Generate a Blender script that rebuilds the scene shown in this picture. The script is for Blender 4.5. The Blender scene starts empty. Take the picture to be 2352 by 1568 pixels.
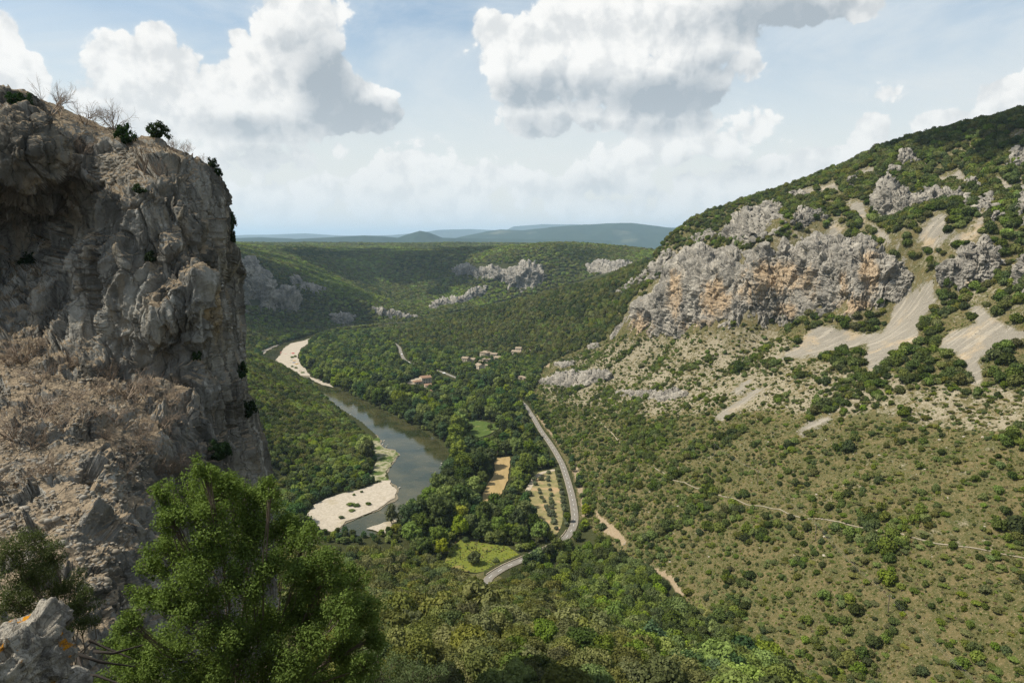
import bpy, bmesh, math, random, time
import numpy as np
from mathutils import Vector, Matrix
T0 = time.time()
rng = np.random.default_rng(7)
random.seed(7)
SC = bpy.context.scene
COL = SC.collection
F, CX, CY = 1568.0, 1176.0, 784.0          # camera focal length and centre in units of a 2352 px wide picture
PITCH = math.radians(8.56)
CP, SP = math.cos(PITCH), math.sin(PITCH)
HOR = (-math.cos(math.radians(53)) * math.cos(math.radians(-10)), math.cos(math.radians(53)) * math.sin(math.radians(-10)), math.sin(math.radians(53)))
SUN = np.array(HOR)
FLOOR = -170.0

# ------------------------------------------------------------------ small helpers
def ratio(px, py):
    """direction of a line of sight: x, y, z for a unit of camera depth"""
    px = np.asarray(px, float); py = np.asarray(py, float)
    r = (px - CX) / F; u = (CY - py) / F
    return r, CP + SP * u, -SP + CP * u
def at(px, py, Y):
    r, f, z = ratio(px, py); k = Y / f
    return (float(r * k), float(Y), float(z * k))
def on_z(px, py, z=FLOOR):
    r, f, zz = ratio(px, py); k = z / zz
    return np.stack([r * k, f * k], -1)
def project(x, y, z):
    d = y * CP - z * SP
    d = np.where(d > 0.05, d, 0.05)
    return CX + F * x / d, CY - F * (y * SP + z * CP) / d
def smooth(a, b, x):
    t = np.clip((x - a) / (b - a), 0, 1); return t * t * (3 - 2 * t)
_perm = np.concatenate([np.random.default_rng(1).permutation(256)] * 2)
_grad = np.random.default_rng(2).normal(size=(256, 3)); _grad /= np.linalg.norm(_grad, axis=1)[:, None]
def perlin(P):
    P = np.asarray(P, float); i = np.floor(P).astype(np.int64); f = P - i
    u = f * f * f * (f * (f * 6 - 15) + 10); i &= 255
    out = 0
    for dx in (0, 1):
        wx = u[:, 0] if dx else 1 - u[:, 0]; a = _perm[(i[:, 0] + dx) & 255]
        for dy in (0, 1):
            wy = wx * (u[:, 1] if dy else 1 - u[:, 1]); b = _perm[(a + i[:, 1] + dy) & 255]
            for dz in (0, 1):
                w = wy * (u[:, 2] if dz else 1 - u[:, 2]); g = _grad[_perm[(b + i[:, 2] + dz) & 255]]
                out = out + w * (g[:, 0] * (f[:, 0] - dx) + g[:, 1] * (f[:, 1] - dy) + g[:, 2] * (f[:, 2] - dz))
    return out * 1.5
def fbm(P, octv=4, lac=2.03, gain=0.5):
    P = np.asarray(P, float); s = 0; a = 1; t = 0
    for k in range(octv):
        s = s + a * perlin(P + 17.3 * k); t += a; a *= gain; P = P * lac
    return s / t
def ridged(P, octv=4, lac=2.07, gain=0.5):
    P = np.asarray(P, float); s = 0; a = 1; t = 0
    for k in range(octv):
        s = s + a * (1 - np.abs(perlin(P + 31.7 * k)) * 2); t += a; a *= gain; P = P * lac
    return s / t
def cells(P, seed=0):
    """worley: nearest distance, second distance, random value of the nearest cell"""
    P = np.asarray(P, float); i = np.floor(P).astype(np.int64)
    d1 = np.full(len(P), 9.0); d2 = np.full(len(P), 9.0); v = np.zeros(len(P))
    for dx in (-1, 0, 1):
        for dy in (-1, 0, 1):
            for dz in (-1, 0, 1):
                c = i + (dx, dy, dz)
                h = _perm[(_perm[(_perm[(c[:, 0] + seed) & 255] + c[:, 1]) & 255] + c[:, 2]) & 255]
                q = c + _grad[h] * 0.4 + 0.5
                d = np.sqrt(((P - q) ** 2).sum(1)); m = d < d1
                d2 = np.where(m, d1, np.minimum(d2, d)); v = np.where(m, h / 255.0, v); d1 = np.where(m, d, d1)
    return d1, d2, v
def facets(P, seed=0):
    """angular broken rock: every cell is a plane tilted its own way"""
    P = np.asarray(P, float); i = np.floor(P).astype(np.int64); best = np.full(len(P), 9.0); t = np.zeros(len(P))
    for dx in (-1, 0, 1):
        for dy in (-1, 0, 1):
            for dz in (-1, 0, 1):
                c = i + (dx, dy, dz); h = _perm[(_perm[(_perm[(c[:, 0] + seed) & 255] + c[:, 1]) & 255] + c[:, 2]) & 255]
                e = P - (c + _grad[h] * 0.42 + 0.5); d = (e * e).sum(1); m = d < best
                t = np.where(m, (e * _grad[(h * 7 + 13) & 255]).sum(1) + (h / 255.0 - .5) * .9, t); best = np.where(m, d, best)
    return t
def inside(px, py, poly):
    poly = np.asarray(poly, float); px = np.asarray(px, float); py = np.asarray(py, float)
    r = np.zeros(px.shape, bool); j = len(poly) - 1
    for i in range(len(poly)):
        xi, yi = poly[i]; xj, yj = poly[j]
        if yi != yj:
            r ^= ((yi > py) != (yj > py)) & (px < (xj - xi) * (py - yi) / (yj - yi) + xi)
        j = i
    return r
def seg_dist(px, py, line, closed=False):
    line = np.asarray(line, float); best = np.full(np.shape(px), 1e18)
    n = len(line) if closed else len(line) - 1
    for i in range(n):
        a = line[i]; b = line[(i + 1) % len(line)]; ab = b - a
        t = np.clip(((px - a[0]) * ab[0] + (py - a[1]) * ab[1]) / max(ab @ ab, 1e-9), 0, 1)
        best = np.minimum(best, (px - a[0] - t * ab[0]) ** 2 + (py - a[1] - t * ab[1]) ** 2)
    return np.sqrt(best)
def sdist(px, py, poly):
    d = seg_dist(px, py, poly, True); return np.where(inside(px, py, poly), -d, d)
def mesh_np(name, V, faces, smooth_shade=False):
    """faces: list of integer arrays, each (n, k)"""
    me = bpy.data.meshes.new(name); V = np.asarray(V, np.float32)
    me.vertices.add(len(V)); me.vertices.foreach_set('co', V.ravel())
    faces = [np.asarray(f) for f in faces if len(f)]
    nl = sum(f.size for f in faces); nf = sum(len(f) for f in faces)
    me.loops.add(nl); me.polygons.add(nf)
    me.loops.foreach_set('vertex_index', np.concatenate([f.ravel() for f in faces]).astype(np.int32))
    cnt = np.concatenate([np.full(len(f), f.shape[1]) for f in faces]); st = np.concatenate([[0], np.cumsum(cnt)[:-1]])
    me.polygons.foreach_set('loop_start', st.astype(np.int32))
    me.update(calc_edges=True); me.validate()
    if smooth_shade: me.shade_smooth()
    return me
def add(name, me, mat=None, parent=None):
    o = bpy.data.objects.new(name, me); COL.objects.link(o)
    if mat and me and not me.materials: me.materials.append(mat)
    if parent: o.parent = parent
    return o
def tag(o, label=None, cat=None, group=None, kind=None):
    if label: o['label'] = label
    if cat: o['category'] = cat
    if group: o['group'] = group
    if kind: o['kind'] = kind
    return o
def empty(name, loc=(0, 0, 0), rz=0.0):
    o = bpy.data.objects.new(name, None); COL.objects.link(o); o.location = loc; o.rotation_euler = (0, 0, rz)
    o.empty_display_size = 0.5
    return o
def grid_faces(nr, nc):
    i = np.arange(nr - 1)[:, None] * nc + np.arange(nc - 1)[None, :]
    return np.stack([i, i + 1, i + nc + 1, i + nc], -1).reshape(-1, 4)
def attr(me, name, val):
    a = me.attributes.new(name, 'FLOAT', 'POINT'); a.data.foreach_set('value', np.asarray(val, np.float32).ravel())

# ------------------------------------------------------------------ node helper
class NT:
    def __init__(s, tree): s.t = tree
    def __call__(s, typ, *pos, out=0, **kw):
        n = s.t.nodes.new(typ)
        for k, v in list(kw.items()):
            if k.startswith('_'): setattr(n, k[1:], v); kw.pop(k)
        for i, v in list(enumerate(pos)) + list(kw.items()):
            if v is None: continue
            sk = n.inputs[i] if isinstance(i, int) else n.inputs[i.replace('__', ' ')]
            if isinstance(v, bpy.types.NodeSocket): s.t.links.new(v, sk)
            elif isinstance(v, bpy.types.Node): s.t.links.new(v.outputs[0], sk)
            else: sk.default_value = v
        return n
    def m(s, op, a, b=None, c=None, clamp=False):
        n = s('ShaderNodeMath', a, b, c, _operation=op); n.use_clamp = clamp; return n.outputs[0]
    def v(s, op, a, b=None, scale=None):
        n = s('ShaderNodeVectorMath', a, b, _operation=op)
        if scale is not None:
            if isinstance(scale, bpy.types.NodeSocket): s.t.links.new(scale, n.inputs['Scale'])
            else: n.inputs['Scale'].default_value = scale
        return n.outputs['Value'] if op in ('DOT_PRODUCT', 'LENGTH', 'DISTANCE') else n.outputs[0]
    def ss(s, x, a, b, lo=0.0, hi=1.0):
        n = s('ShaderNodeMapRange', x, a, b, lo, hi); n.interpolation_type = 'SMOOTHSTEP'; return n.outputs[0]
    def mix(s, f, a, b, blend='MIX'):
        n = s.t.nodes.new('ShaderNodeMix'); n.data_type = 'RGBA'; n.blend_type = blend
        for k, v in ((0, f), (6, a), (7, b)):
            if isinstance(v, bpy.types.NodeSocket): s.t.links.new(v, n.inputs[k])
            elif k and not isinstance(v, (int, float)): n.inputs[k].default_value = (*v[:3], 1)
            else: n.inputs[k].default_value = v
        return n.outputs[2]
    def noise(s, vec, scale, det=4, rough=0.55, dist=0.0, out=0):
        n = s('ShaderNodeTexNoise', Vector=vec, Scale=scale, Detail=det, Roughness=rough, Distortion=dist); return n.outputs[out]
    def scalev(s, vec, xyz):
        return s('ShaderNodeMapping', Vector=vec, Scale=xyz).outputs[0]
    def link(s, a, b): s.t.links.new(a, b)
def new_mat(name):
    m = bpy.data.materials.new(name); m.use_nodes = True; m.node_tree.nodes.clear()
    return m, NT(m.node_tree)
def finish(m, k, bsdf, disp=None):
    o = k('ShaderNodeOutputMaterial'); k.link(bsdf, o.inputs[0])
    return m
def simple(name, col, rough=0.7, var=0.15, scale=3.0, bump=0.0, spec=0.3, metal=0.0):
    m, k = new_mat(name); tc = k('ShaderNodeTexCoord').outputs['Object']
    n = k.noise(tc, scale, 5, 0.6)
    c = k.mix(n, [x * (1 - var) for x in col], [min(1, x * (1 + var)) for x in col])
    b = k('ShaderNodeBsdfPrincipled', Base__Color=c, Roughness=rough, Metallic=metal)
    b.inputs['Specular IOR Level'].default_value = spec
    if bump:
        bp = k('ShaderNodeBump', Strength=bump, Height=n); k.link(bp.outputs[0], b.inputs['Normal'])
    return finish(m, k, b.outputs[0])
def ramp(k, f, stops):
    n = k('ShaderNodeValToRGB', f); e = n.color_ramp.elements
    while len(e) < len(stops): e.new(0.5)
    for el, (p, c) in zip(e, stops): el.position = p; el.color = (*c, 1)
    return n.outputs[0]

# ------------------------------------------------------------------ materials
def mat_foliage(name, col, var=0.35, trans=0.22, gloss=0.0, tipcol=None):
    m, k = new_mat(name); oi = k('ShaderNodeObjectInfo'); geo = k('ShaderNodeNewGeometry')
    r = oi.outputs['Random']
    r2 = k.m('FRACT', k.m('MULTIPLY', r, 17.31))
    hsv = k('ShaderNodeHueSaturation', k.m('MULTIPLY_ADD', r2, 0.035, 0.4825), k.m('MULTIPLY_ADD', r, 0.35, 0.8), k.m('MULTIPLY_ADD', k.m('FRACT', k.m('MULTIPLY', r, 7.77)), var * 2, 1 - var))
    hsv.inputs['Color'].default_value = (*col, 1)
    isl = geo.outputs['Random Per Island']
    c = k.mix(1.0, hsv.outputs[0], k('ShaderNodeCombineColor', k.m('MULTIPLY_ADD', isl, 0.55, 0.72), k.m('MULTIPLY_ADD', isl, 0.5, 0.76), k.m('MULTIPLY_ADD', isl, 0.6, 0.7)).outputs[0], 'MULTIPLY')
    d = k('ShaderNodeBsdfDiffuse', Color=c); t = k('ShaderNodeBsdfTranslucent', Color=k.mix(1.0, c, (1.25, 1.3, 0.6), 'MULTIPLY'))
    s = k('ShaderNodeMixShader', trans, d.outputs[0], t.outputs[0]).outputs[0]
    if gloss:
        g = k('ShaderNodeBsdfGlossy', Roughness=0.42); g.inputs[0].default_value = (.85, .9, .95, 1)
        s = k('ShaderNodeMixShader', gloss, s, g.outputs[0]).outputs[0]
    return finish(m, k, s)
def mat_rock(name, light, dark, ochre, och_amt, sc, vert=0.35, streak=True, soil=None, patch=None):
    """limestone: grey with dark weathering streaks, ochre where fresh rock broke off; sc = metres of the main features"""
    m, k = new_mat(name); geo = k('ShaderNodeNewGeometry'); P = geo.outputs['Position']
    Pv = k.scalev(P, (1, 1, vert))
    n1 = k.noise(Pv, 1.0 / sc, 6, 0.62, 0.4); n2 = k.noise(P, 4.2 / sc, 6, 0.68); n3 = k.noise(k.scalev(P, (1, 1, 0.09)), 2.6 / sc, 5, 0.6)
    n4 = k.noise(P, 14.0 / sc, 5, 0.7)
    base = k.mix(k.ss(n1, 0.34, 0.66), light, dark)
    base = k.mix(k.m('MULTIPLY', k.ss(n3, 0.5, 0.68), 0.55 if streak else 0.15), base, [x * 0.5 for x in dark])
    n5 = k.noise(k.scalev(P, (1, 1, 0.55)), 0.42 / sc, 5, 0.6, 0.8)
    if soil:
        ns = k.noise(k.scalev(P, (1, 1, .05)), 0.75, 5, .62); ns2 = k.noise(k.v('ADD', k.scalev(P, (1, 1, .045)), (7, 3, 1)), 0.5, 4, .6); nb = k.noise(P, .06, 3, .5)
        base = k.mix(k.m('MULTIPLY', k.ss(ns, .54, .66), .7), base, (.47, .45, .40)); base = k.mix(k.m('MULTIPLY', k.ss(ns2, .54, .64), .4), base, (.36, .29, .195)); base = k.mix(k.m('MULTIPLY', k.ss(nb, .48, .62), .45), base, (.075, .07, .06))
    och = k.m('MULTIPLY', k.ss(n5, 0.5, 0.62), och_amt)
    if patch:
        at_ = k('ShaderNodeAttribute', _attribute_name=patch).outputs['Fac']
        och = k.m('MULTIPLY', k.ss(k.m('ADD', k.m('ADD', at_, k.m('MULTIPLY_ADD', n5, 2.2, -1.1)), k.m('ADD', k.m('MULTIPLY_ADD', n2, 1.2, -0.6), k.m('MULTIPLY_ADD', n3, 1.0, -.5))), 0.30, 0.95), och_amt)
    base = k.mix(och, base, k.mix(n2, ochre, [min(1, x * 1.35) for x in ochre]))
    base = k.mix(1.0, base, k.mix(n2, (0.7, 0.69, 0.68), (1.3, 1.3, 1.3)), 'MULTIPLY')
    base = k.mix(k.m('MULTIPLY', k.ss(n4, 0.56, 0.7), 0.4), base, [x * 0.4 for x in dark])
    if soil:
        nz = k('ShaderNodeSeparateXYZ', geo.outputs['Normal']).outputs[2]
        f = k.ss(k.m('ADD', nz, k.m('MULTIPLY_ADD', n2, 0.7, -0.35)), soil[1], soil[1] + 0.2)
        base = k.mix(f, base, k.mix(k.ss(n4, .35, .65), soil[0], [min(1, x * 1.7) for x in soil[0]]))
    vor = k('ShaderNodeTexVoronoi', Vector=k.v('ADD', k.scalev(P, (1, 1, 0.6)), k.v('SCALE', k.noise(P, 2 / sc, 3, .6, out=1), None, sc * 0.5)), Scale=2.2 / sc, _feature='DISTANCE_TO_EDGE')
    crack = k.ss(vor.outputs['Distance'], 0.0, 0.05)
    base = k.mix(k.m('MULTIPLY_ADD', crack, -0.35, 0.35), base, [x * 0.25 for x in dark])
    h = k.m('ADD', k.m('MULTIPLY', n2, 0.8), k.m('ADD', k.m('MULTIPLY', n4, 0.35), k.m('MULTIPLY', crack, 0.2)))
    bp = k('ShaderNodeBump', Strength=0.9, Distance=0.16 * sc, Height=h)
    b = k('ShaderNodeBsdfDiffuse', Color=base, Roughness=0.6, Normal=bp.outputs[0])
    return finish(m, k, b.outputs[0])
def mat_ground():
    m, k = new_mat('ground_dry_garrigue'); P = k('ShaderNodeNewGeometry').outputs['Position']
    A = lambda n: k('ShaderNodeAttribute', _attribute_name=n).outputs['Fac']
    n1 = k.noise(P, 0.045, 6, 0.62); n2 = k.noise(P, 0.33, 6, 0.7); n3 = k.noise(P, 1.6, 5, 0.7); n4 = k.noise(P, 0.9, 3, 0.6)
    n6 = k.noise(P, 0.11, 5, 0.65); n7 = k.noise(P, 3.4, 4, 0.7)
    grass = k.mix(k.ss(n2, .38, .62), (0.142, 0.114, 0.054), (0.066, 0.070, 0.024))
    grass = k.mix(k.m('MULTIPLY', k.ss(n6, .42, .62), .75), grass, k.mix(n3, (0.050, 0.060, 0.019), (0.088, 0.088, 0.034)))
    grass = k.mix(k.ss(n3, .52, .68), grass, (0.23, 0.182, 0.10))
    grass = k.mix(k.ss(n7, .60, .70), grass, (0.32, 0.28, 0.195))
    stone = k.mix(k.ss(n7, .5, .7), k.mix(k.ss(n3, .3, .7), (0.17, 0.145, 0.095), (0.38, 0.33, 0.24)), (0.10, 0.095, 0.05))
    f = k.ss(k.m('ADD', k.m('ADD', A('pale'), k.m('MULTIPLY_ADD', n2, 1.5, -0.75)), k.m('MULTIPLY_ADD', n1, 0.9, -0.45)), 0.42, 0.74)
    c = k.mix(f, grass, stone)
    scr = k.mix(k.ss(n7, .3, .7), (0.16, 0.145, 0.118), (0.29, 0.262, 0.212))
    scr = k.mix(k.ss(n1, .5, .66), scr, (0.35, 0.275, 0.18))
    scr = k.mix(k.m('MULTIPLY', k.ss(k.noise(k.scalev(P, (.05, .35, .05)), 1.0, 5, .6), .5, .64), .5), scr, (0.40, 0.355, 0.285))
    scr = k.mix(k.m('MULTIPLY', k.ss(n4, .55, .7), .5), scr, (0.17, 0.155, 0.13))
    c = k.mix(k.ss(k.m('ADD', A('scree'), k.m('ADD', k.m('MULTIPLY_ADD', n2, 1.5, -.75), k.m('MULTIPLY_ADD', n3, .9, -.45))), .34, .72), c, scr)
    c = k.mix(k.ss(k.m('ADD', A('earth'), k.m('MULTIPLY_ADD', n2, 1.6, -.8)), .40, .66), c, k.mix(k.ss(n3, .3, .7), (0.22, 0.155, 0.09), (0.33, 0.27, 0.185)))
    c = k.mix(k.ss(k.m('ADD', A('forest'), k.m('MULTIPLY_ADD', n2, .4, -.2)), .3, .6), c, k.mix(n2, (0.030, 0.036, 0.014), (0.06, 0.062, 0.026)))
    c = k.mix(k.ss(k.m('ADD', A('meadow'), k.m('MULTIPLY_ADD', n2, .5, -.25)), .35, .6), c, k.mix(k.ss(n2, .3, .7), (0.10, 0.13, 0.025), (0.17, 0.15, 0.06)))
    h = k.m('ADD', k.m('MULTIPLY', n2, 0.9), k.m('MULTIPLY', n3, 0.4))
    bp = k('ShaderNodeBump', Strength=0.8, Distance=1.2, Height=h)
    return finish(m, k, k('ShaderNodeBsdfDiffuse', Color=c, Roughness=.5, Normal=bp.outputs[0]).outputs[0])
def mat_two(name, a, b, scale, bump=.4, dist=.2, c=None, cs=None, cf=(.5, .7), squash=(1, 1, 1)):
    m, k = new_mat(name); P = k.scalev(k('ShaderNodeNewGeometry').outputs['Position'], squash)
    n = k.noise(P, scale, 6, .68)
    col = k.mix(k.ss(n, .3, .7), a, b)
    if c: col = k.mix(k.ss(k.noise(P, cs, 4, .6), *cf), col, c)
    bp = k('ShaderNodeBump', Strength=bump, Distance=dist, Height=n)
    return finish(m, k, k('ShaderNodeBsdfDiffuse', Color=col, Roughness=.5, Normal=bp.outputs[0]).outputs[0])
def mat_water():
    m, k = new_mat('river_water'); P = k('ShaderNodeNewGeometry').outputs['Position']
    n = k.noise(P, .035, 4, .6); n2 = k.noise(k.scalev(P, (1, .5, 1)), .5, 4, .6); n3 = k.noise(P, .22, 5, .65)
    c = k.mix(k.ss(n, .35, .65), (0.020, 0.026, 0.010), (0.055, 0.052, 0.022))
    c = k.mix(k.m('MULTIPLY', k.ss(n3, .56, .72), .5), c, (0.11, 0.085, 0.045))
    bp = k('ShaderNodeBump', Strength=.18, Distance=.3, Height=k.m('ADD', n2, k.m('MULTIPLY', n3, .8)))
    b = k('ShaderNodeBsdfPrincipled', Base__Color=c, Roughness=.06, IOR=1.33, Normal=bp.outputs[0])
    return finish(m, k, b.outputs[0])
M = {}
M['ground'] = mat_ground()
M['water'] = mat_water()
M['near_rock'] = mat_rock('grey_limestone', (0.355, 0.34, 0.298), (0.115, 0.11, 0.097), (0.33, 0.25, 0.14), 0.7, 7.0, 0.4, True, ((0.215, 0.17, 0.117), 0.57), 'ochre')
M['far_rock'] = mat_rock('grey_ochre_limestone', (0.40, 0.368, 0.31), (0.215, 0.20, 0.172), (0.42, 0.30, 0.175), 0.66, 16.0, 0.4, True, None, 'ochre')
M['boulder'] = mat_two('pale_limestone', (.5, .47, .4), (.33, .30, .25), 1.2, .7, .1)
M['gravel'] = mat_two('pale_river_gravel', (.46, .405, .325), (.33, .285, .22), 0.6, .5, .15, (.33, .28, .19), .06, (.56, .75))
M['bank'] = mat_two('stony_green_bank', (.36, .32, .23), (.13, .14, .05), 0.35, .6, .3, (.07, .10, .025), .12, (.48, .6))
M['straw'] = mat_two('mown_straw_field', (.36, .26, .125), (.27, .20, .09), 0.25, .3, .1, (.42, .32, .19), .06, (.55, .7), (1, .25, 1))
M['meadow'] = mat_two('yellow_green_meadow', (.165, .175, .03), (.10, .125, .026), 0.5, .7, .3, (.22, .17, .065), .045, (.52, .66))
M['lawn'] = mat_two('green_lawn', (.085, .118, .03), (.06, .09, .024), 0.3, .4, .1, (.16, .17, .06), .08, (.56, .7))
M['grove_soil'] = mat_two('olive_grove_soil', (.25, .205, .105), (.155, .15, .06), 0.22, .5, .2, (.33, .235, .13), .12, (.5, .64))
M['asphalt'] = mat_two('worn_grey_asphalt', (.165, .15, .128), (.215, .196, .165), 0.35, .2, .02)
M['track'] = mat_two('pale_gravel_track', (.44, .37, .28), (.30, .25, .18), 0.7, .4, .1)
M['paint'] = simple('white_road_paint', (.75, .75, .72), .6, .1, 2)
M['drywall'] = mat_two('dry_stone_wall', (.31, .27, .20), (.19, .17, .12), 1.5, .8, .1)
M['bark'] = simple('grey_brown_bark', (.13, .10, .075), .9, .35, 4, .5)
M['dry_twig'] = simple('dry_twigs', (.215, .165, .12), .9, .3, 3)
M['dry_leaf'] = mat_foliage('dry_brown_leaves', (.20, .115, .055), .25, .2)
HUES = {'dark': (.066, .086, .026), 'olive': (.122, .126, .040), 'mid': (.112, .142, .036), 'bright': (.15, .19, .040), 'lime': (.20, .22, .036), 'grey': (.135, .15, .085), 'blue': (.058, .096, .036)}
for h, c in HUES.items(): M['leaf_' + h] = mat_foliage(h + '_green_foliage', c)

# ------------------------------------------------------------------ terrain
CTRL = []
def W(*pts): CTRL.extend(pts)
def Q(*pts): CTRL.extend(at(*p) for p in pts)
def Fl(*pts):
    for p in pts:
        x, y = on_z(p[0], p[1], -169.5); CTRL.append((float(x), float(y), -169.5))
# the slope below the camera
W((0, 2, -2.2), (-1.5, 1.3, -1.9), (1.5, 1.3, -1.9), (-3, 2, -2.4), (3, 2, -2.8), (0, 1, -1.8), (0, 4, -6.5), (-8, 4, -4.5), (8, 4, -7), (0, 15, -14.5), (10, 12, -13), (-14, 16, -11.5), (-7, 12, -9.6), (25, 25, -28), (0, 32, -29), (0, 60, -50), (-15, 60, -47), (35, 60, -58), (0, 115, -85), (0, 150, -101), (0, 190, -119), (0, 250, -145), (-5, 315, -168),
  (-25, 105, -80), (-45, 150, -98), (-75, 240, -138), (-100, 335, -168), (-22, 40, -28), (-40, 90, -66), (-75, 150, -92), (-110, 220, -128), (-130, 300, -158),
  (30, 120, -90), (42, 175, -120), (62, 258, -153), (60, 125, -97), (82, 180, -128), (40, 335, -168), (72, 268, -153), (84, 233, -146), (110, 187, -132), (135, 145, -120), (165, 95, -105), (100, 90, -88), (25, 290, -164))
# the right hand slope, rising about 31 degrees away from the road
for X, Y in [(60, 340), (60, 420), (55, 520), (60, 620), (62, 720), (68, 830), (100, 260), (100, 340), (100, 440), (100, 560), (100, 680), (110, 780), (150, 210), (150, 300), (150, 400), (150, 520), (150, 650), (195, 180), (200, 250), (200, 330), (200, 420), (200, 500), (255, 240), (255, 320), (255, 400), (300, 260), (310, 330)]:
    W((X, Y, -170 + (X - 40) * 0.6))
W((134, 815, -113.5), (212, 545, -67), (256, 450, -40))
# above the main cliff and up to the ridge
Q((1500, 600, 795), (1780, 545, 572), (2060, 560, 470), (1660, 550, 690), (1620, 525, 850), (1560, 565, 850), (1750, 455, 780), (1900, 402, 720), (2000, 356, 680), (2100, 328, 640), (2200, 302, 610), (2352, 278, 560), (2600, 240, 480),
  (1900, 480, 600), (2150, 450, 535), (2352, 450, 470), (2352, 600, 395), (2200, 700, 398), (2000, 440, 590), (2150, 380, 585), (2250, 350, 560), (1800, 500, 640), (2150, 570, 440), (2600, 500, 330), (1700, 500, 735), (2600, 350, 410))
W((330, 900, 5), (400, 850, 40), (470, 800, 70), (520, 720, 85), (560, 600, 95), (200, 1000, -60), (300, 1100, -50))
# the wooded spur behind the hamlet
Q((1490, 605, 1100), (1400, 640, 1150), (1300, 665, 1220), (1200, 690, 1300), (1100, 715, 1330), (1000, 735, 1350), (940, 748, 1340), (1300, 740, 1040), (1150, 745, 1170), (1400, 715, 950), (1420, 650, 1010), (1050, 765, 1170))
W((180, 1350, -120), (100, 1450, -150), (-60, 1480, -165), (-150, 1450, -168), (250, 1400, -110), (350, 1500, -90))
# valley floor
Fl((800, 1225), (740, 1200), (900, 1180), (1000, 1100), (1000, 1240), (1150, 1100), (1250, 1150), (1150, 1250), (880, 950), (1000, 950), (1100, 950), (1200, 1000), (760, 880), (900, 850), (1050, 850), (1150, 860), (700, 830), (820, 800), (950, 800), (1200, 830), (640, 800), (800, 765), (880, 750), (1100, 1320), (1310, 1170), (1280, 1080), (850, 1040), (720, 900), (620, 840), (660, 1150), (690, 1090), (1290, 1250))
# the wooded slope on the left bank
for Yb, Xb in ((400, -150), (480, -140), (560, -150), (640, -170), (700, -192), (780, -230), (860, -275), (950, -345)):
    for dx in (40, 90, 150, 230): W((Xb - dx, Yb, -169.5 + (dx - 12) * .46))
W((-190, 330, -150), (-260, 330, -110), (-250, 270, -100), (-520, 1010, -90))
# far side of the gorge
Q((600, 745, 1190), (570, 725, 1180), (560, 600, 1340), (600, 600, 1350), (640, 640, 1370), (700, 668, 1400), (760, 692, 1430), (820, 702, 1450), (900, 716, 1475), (960, 724, 1490), (700, 755, 1270), (800, 742, 1390), (900, 738, 1440),
  (650, 595, 1700), (580, 575, 1800), (750, 605, 1900), (850, 645, 1900), (950, 692, 1750), (1000, 705, 1680), (1060, 700, 1620), (1050, 682, 1760), (1150, 668, 1800), (1260, 658, 1780), (1080, 610, 1960), (1160, 612, 1870), (1260, 612, 1830), (1400, 628, 1620), (1380, 606, 1800), (1480, 600, 1750),
  (560, 564, 2800), (700, 570, 2800), (850, 574, 2900), (1000, 575, 2900), (1150, 572, 2800), (1300, 575, 2500), (1450, 592, 2400), (560, 561, 3700), (900, 561.5, 3700), (1200, 562, 3700), (1350, 572, 3500), (1450, 590, 3300), (1500, 600, 4500), (1600, 602, 2600), (1650, 606, 3400))
W((-900, 5200, -90), (0, 5400, -95), (900, 5200, -160), (1400, 5200, -170), (1500, 7500, -190), (0, 9000, -150), (-5000, 9000, -150), (5000, 9000, -150), (0, 24000, -150), (-14000, 20000, -150), (14000, 20000, -150))
# outside the picture
for azd, pts in ((-50, ((10, -5), (30, -14), (100, -30), (300, -30), (700, -30), (1500, -35), (3000, -40), (9000, -140))), (-85, ((10, -3), (100, -10), (700, -20), (3000, -40), (9000, -140), (24000, -150))),
                 (52, ((10, -9), (40, -35), (110, -70), (250, -10), (420, 60), (700, 80), (2000, 20), (9000, -140))), (85, ((10, -6), (100, -30), (300, 20), (700, 60), (3000, 0), (9000, -140), (24000, -150)))):
    for r, z in pts: W((r * math.sin(math.radians(azd)), r * math.cos(math.radians(azd)), z))
CTRL = np.array(CTRL)
def uv_of(x, y): return np.stack([np.arctan2(x, y), np.log(np.hypot(x, y))], -1)
_C = uv_of(CTRL[:, 0], CTRL[:, 1])
def _phi(d2): return 0.5 * d2 * np.log(d2 + 1e-12)
_n = len(_C); _A = np.zeros((_n + 3, _n + 3)); _A[:_n, :_n] = _phi(((_C[:, None] - _C[None]) ** 2).sum(-1)) + np.eye(_n) * 2e-5
_A[:_n, _n] = 1; _A[:_n, _n + 1:] = _C; _A[_n, :_n] = 1; _A[_n + 1:, :_n] = _C.T
_w = np.linalg.solve(_A, np.concatenate([CTRL[:, 2], np.zeros(3)]))
def tps(x, y):
    u = uv_of(x, y); out = np.empty(len(u))
    for a in range(0, len(u), 20000):
        b = u[a:a + 20000]
        out[a:a + 20000] = _phi(((b[:, None] - _C[None]) ** 2).sum(-1)) @ _w[:_n] + _w[_n] + b @ _w[_n + 1:]
    return out
RIVER = on_z(*np.array([(760, 1225), (800, 1193), (870, 1165), (905, 1142), (910, 1125), (893, 1105), (888, 1085), (906, 1062), (900, 1045), (870, 1030), (868, 1005), (830, 970), (780, 938), (735, 905), (700, 874), (655, 845), (605, 828), (596, 812), (620, 800), (655, 788), (700, 775), (735, 764), (800, 757), (870, 751), (870, 748.5), (905, 749.5), (900, 754), (800, 762), (740, 771), (700, 784), (668, 792), (655, 800), (648, 812), (637, 822), (636, 826), (665, 850), (712, 864), (740, 880), (800, 906), (860, 936), (900, 956), (960, 986), (1000, 1010), (1032, 1042), (1034, 1075), (1005, 1105), (985, 1130), (965, 1150), (940, 1175), (890, 1215), (850, 1235)]).T, -171.0)
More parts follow.
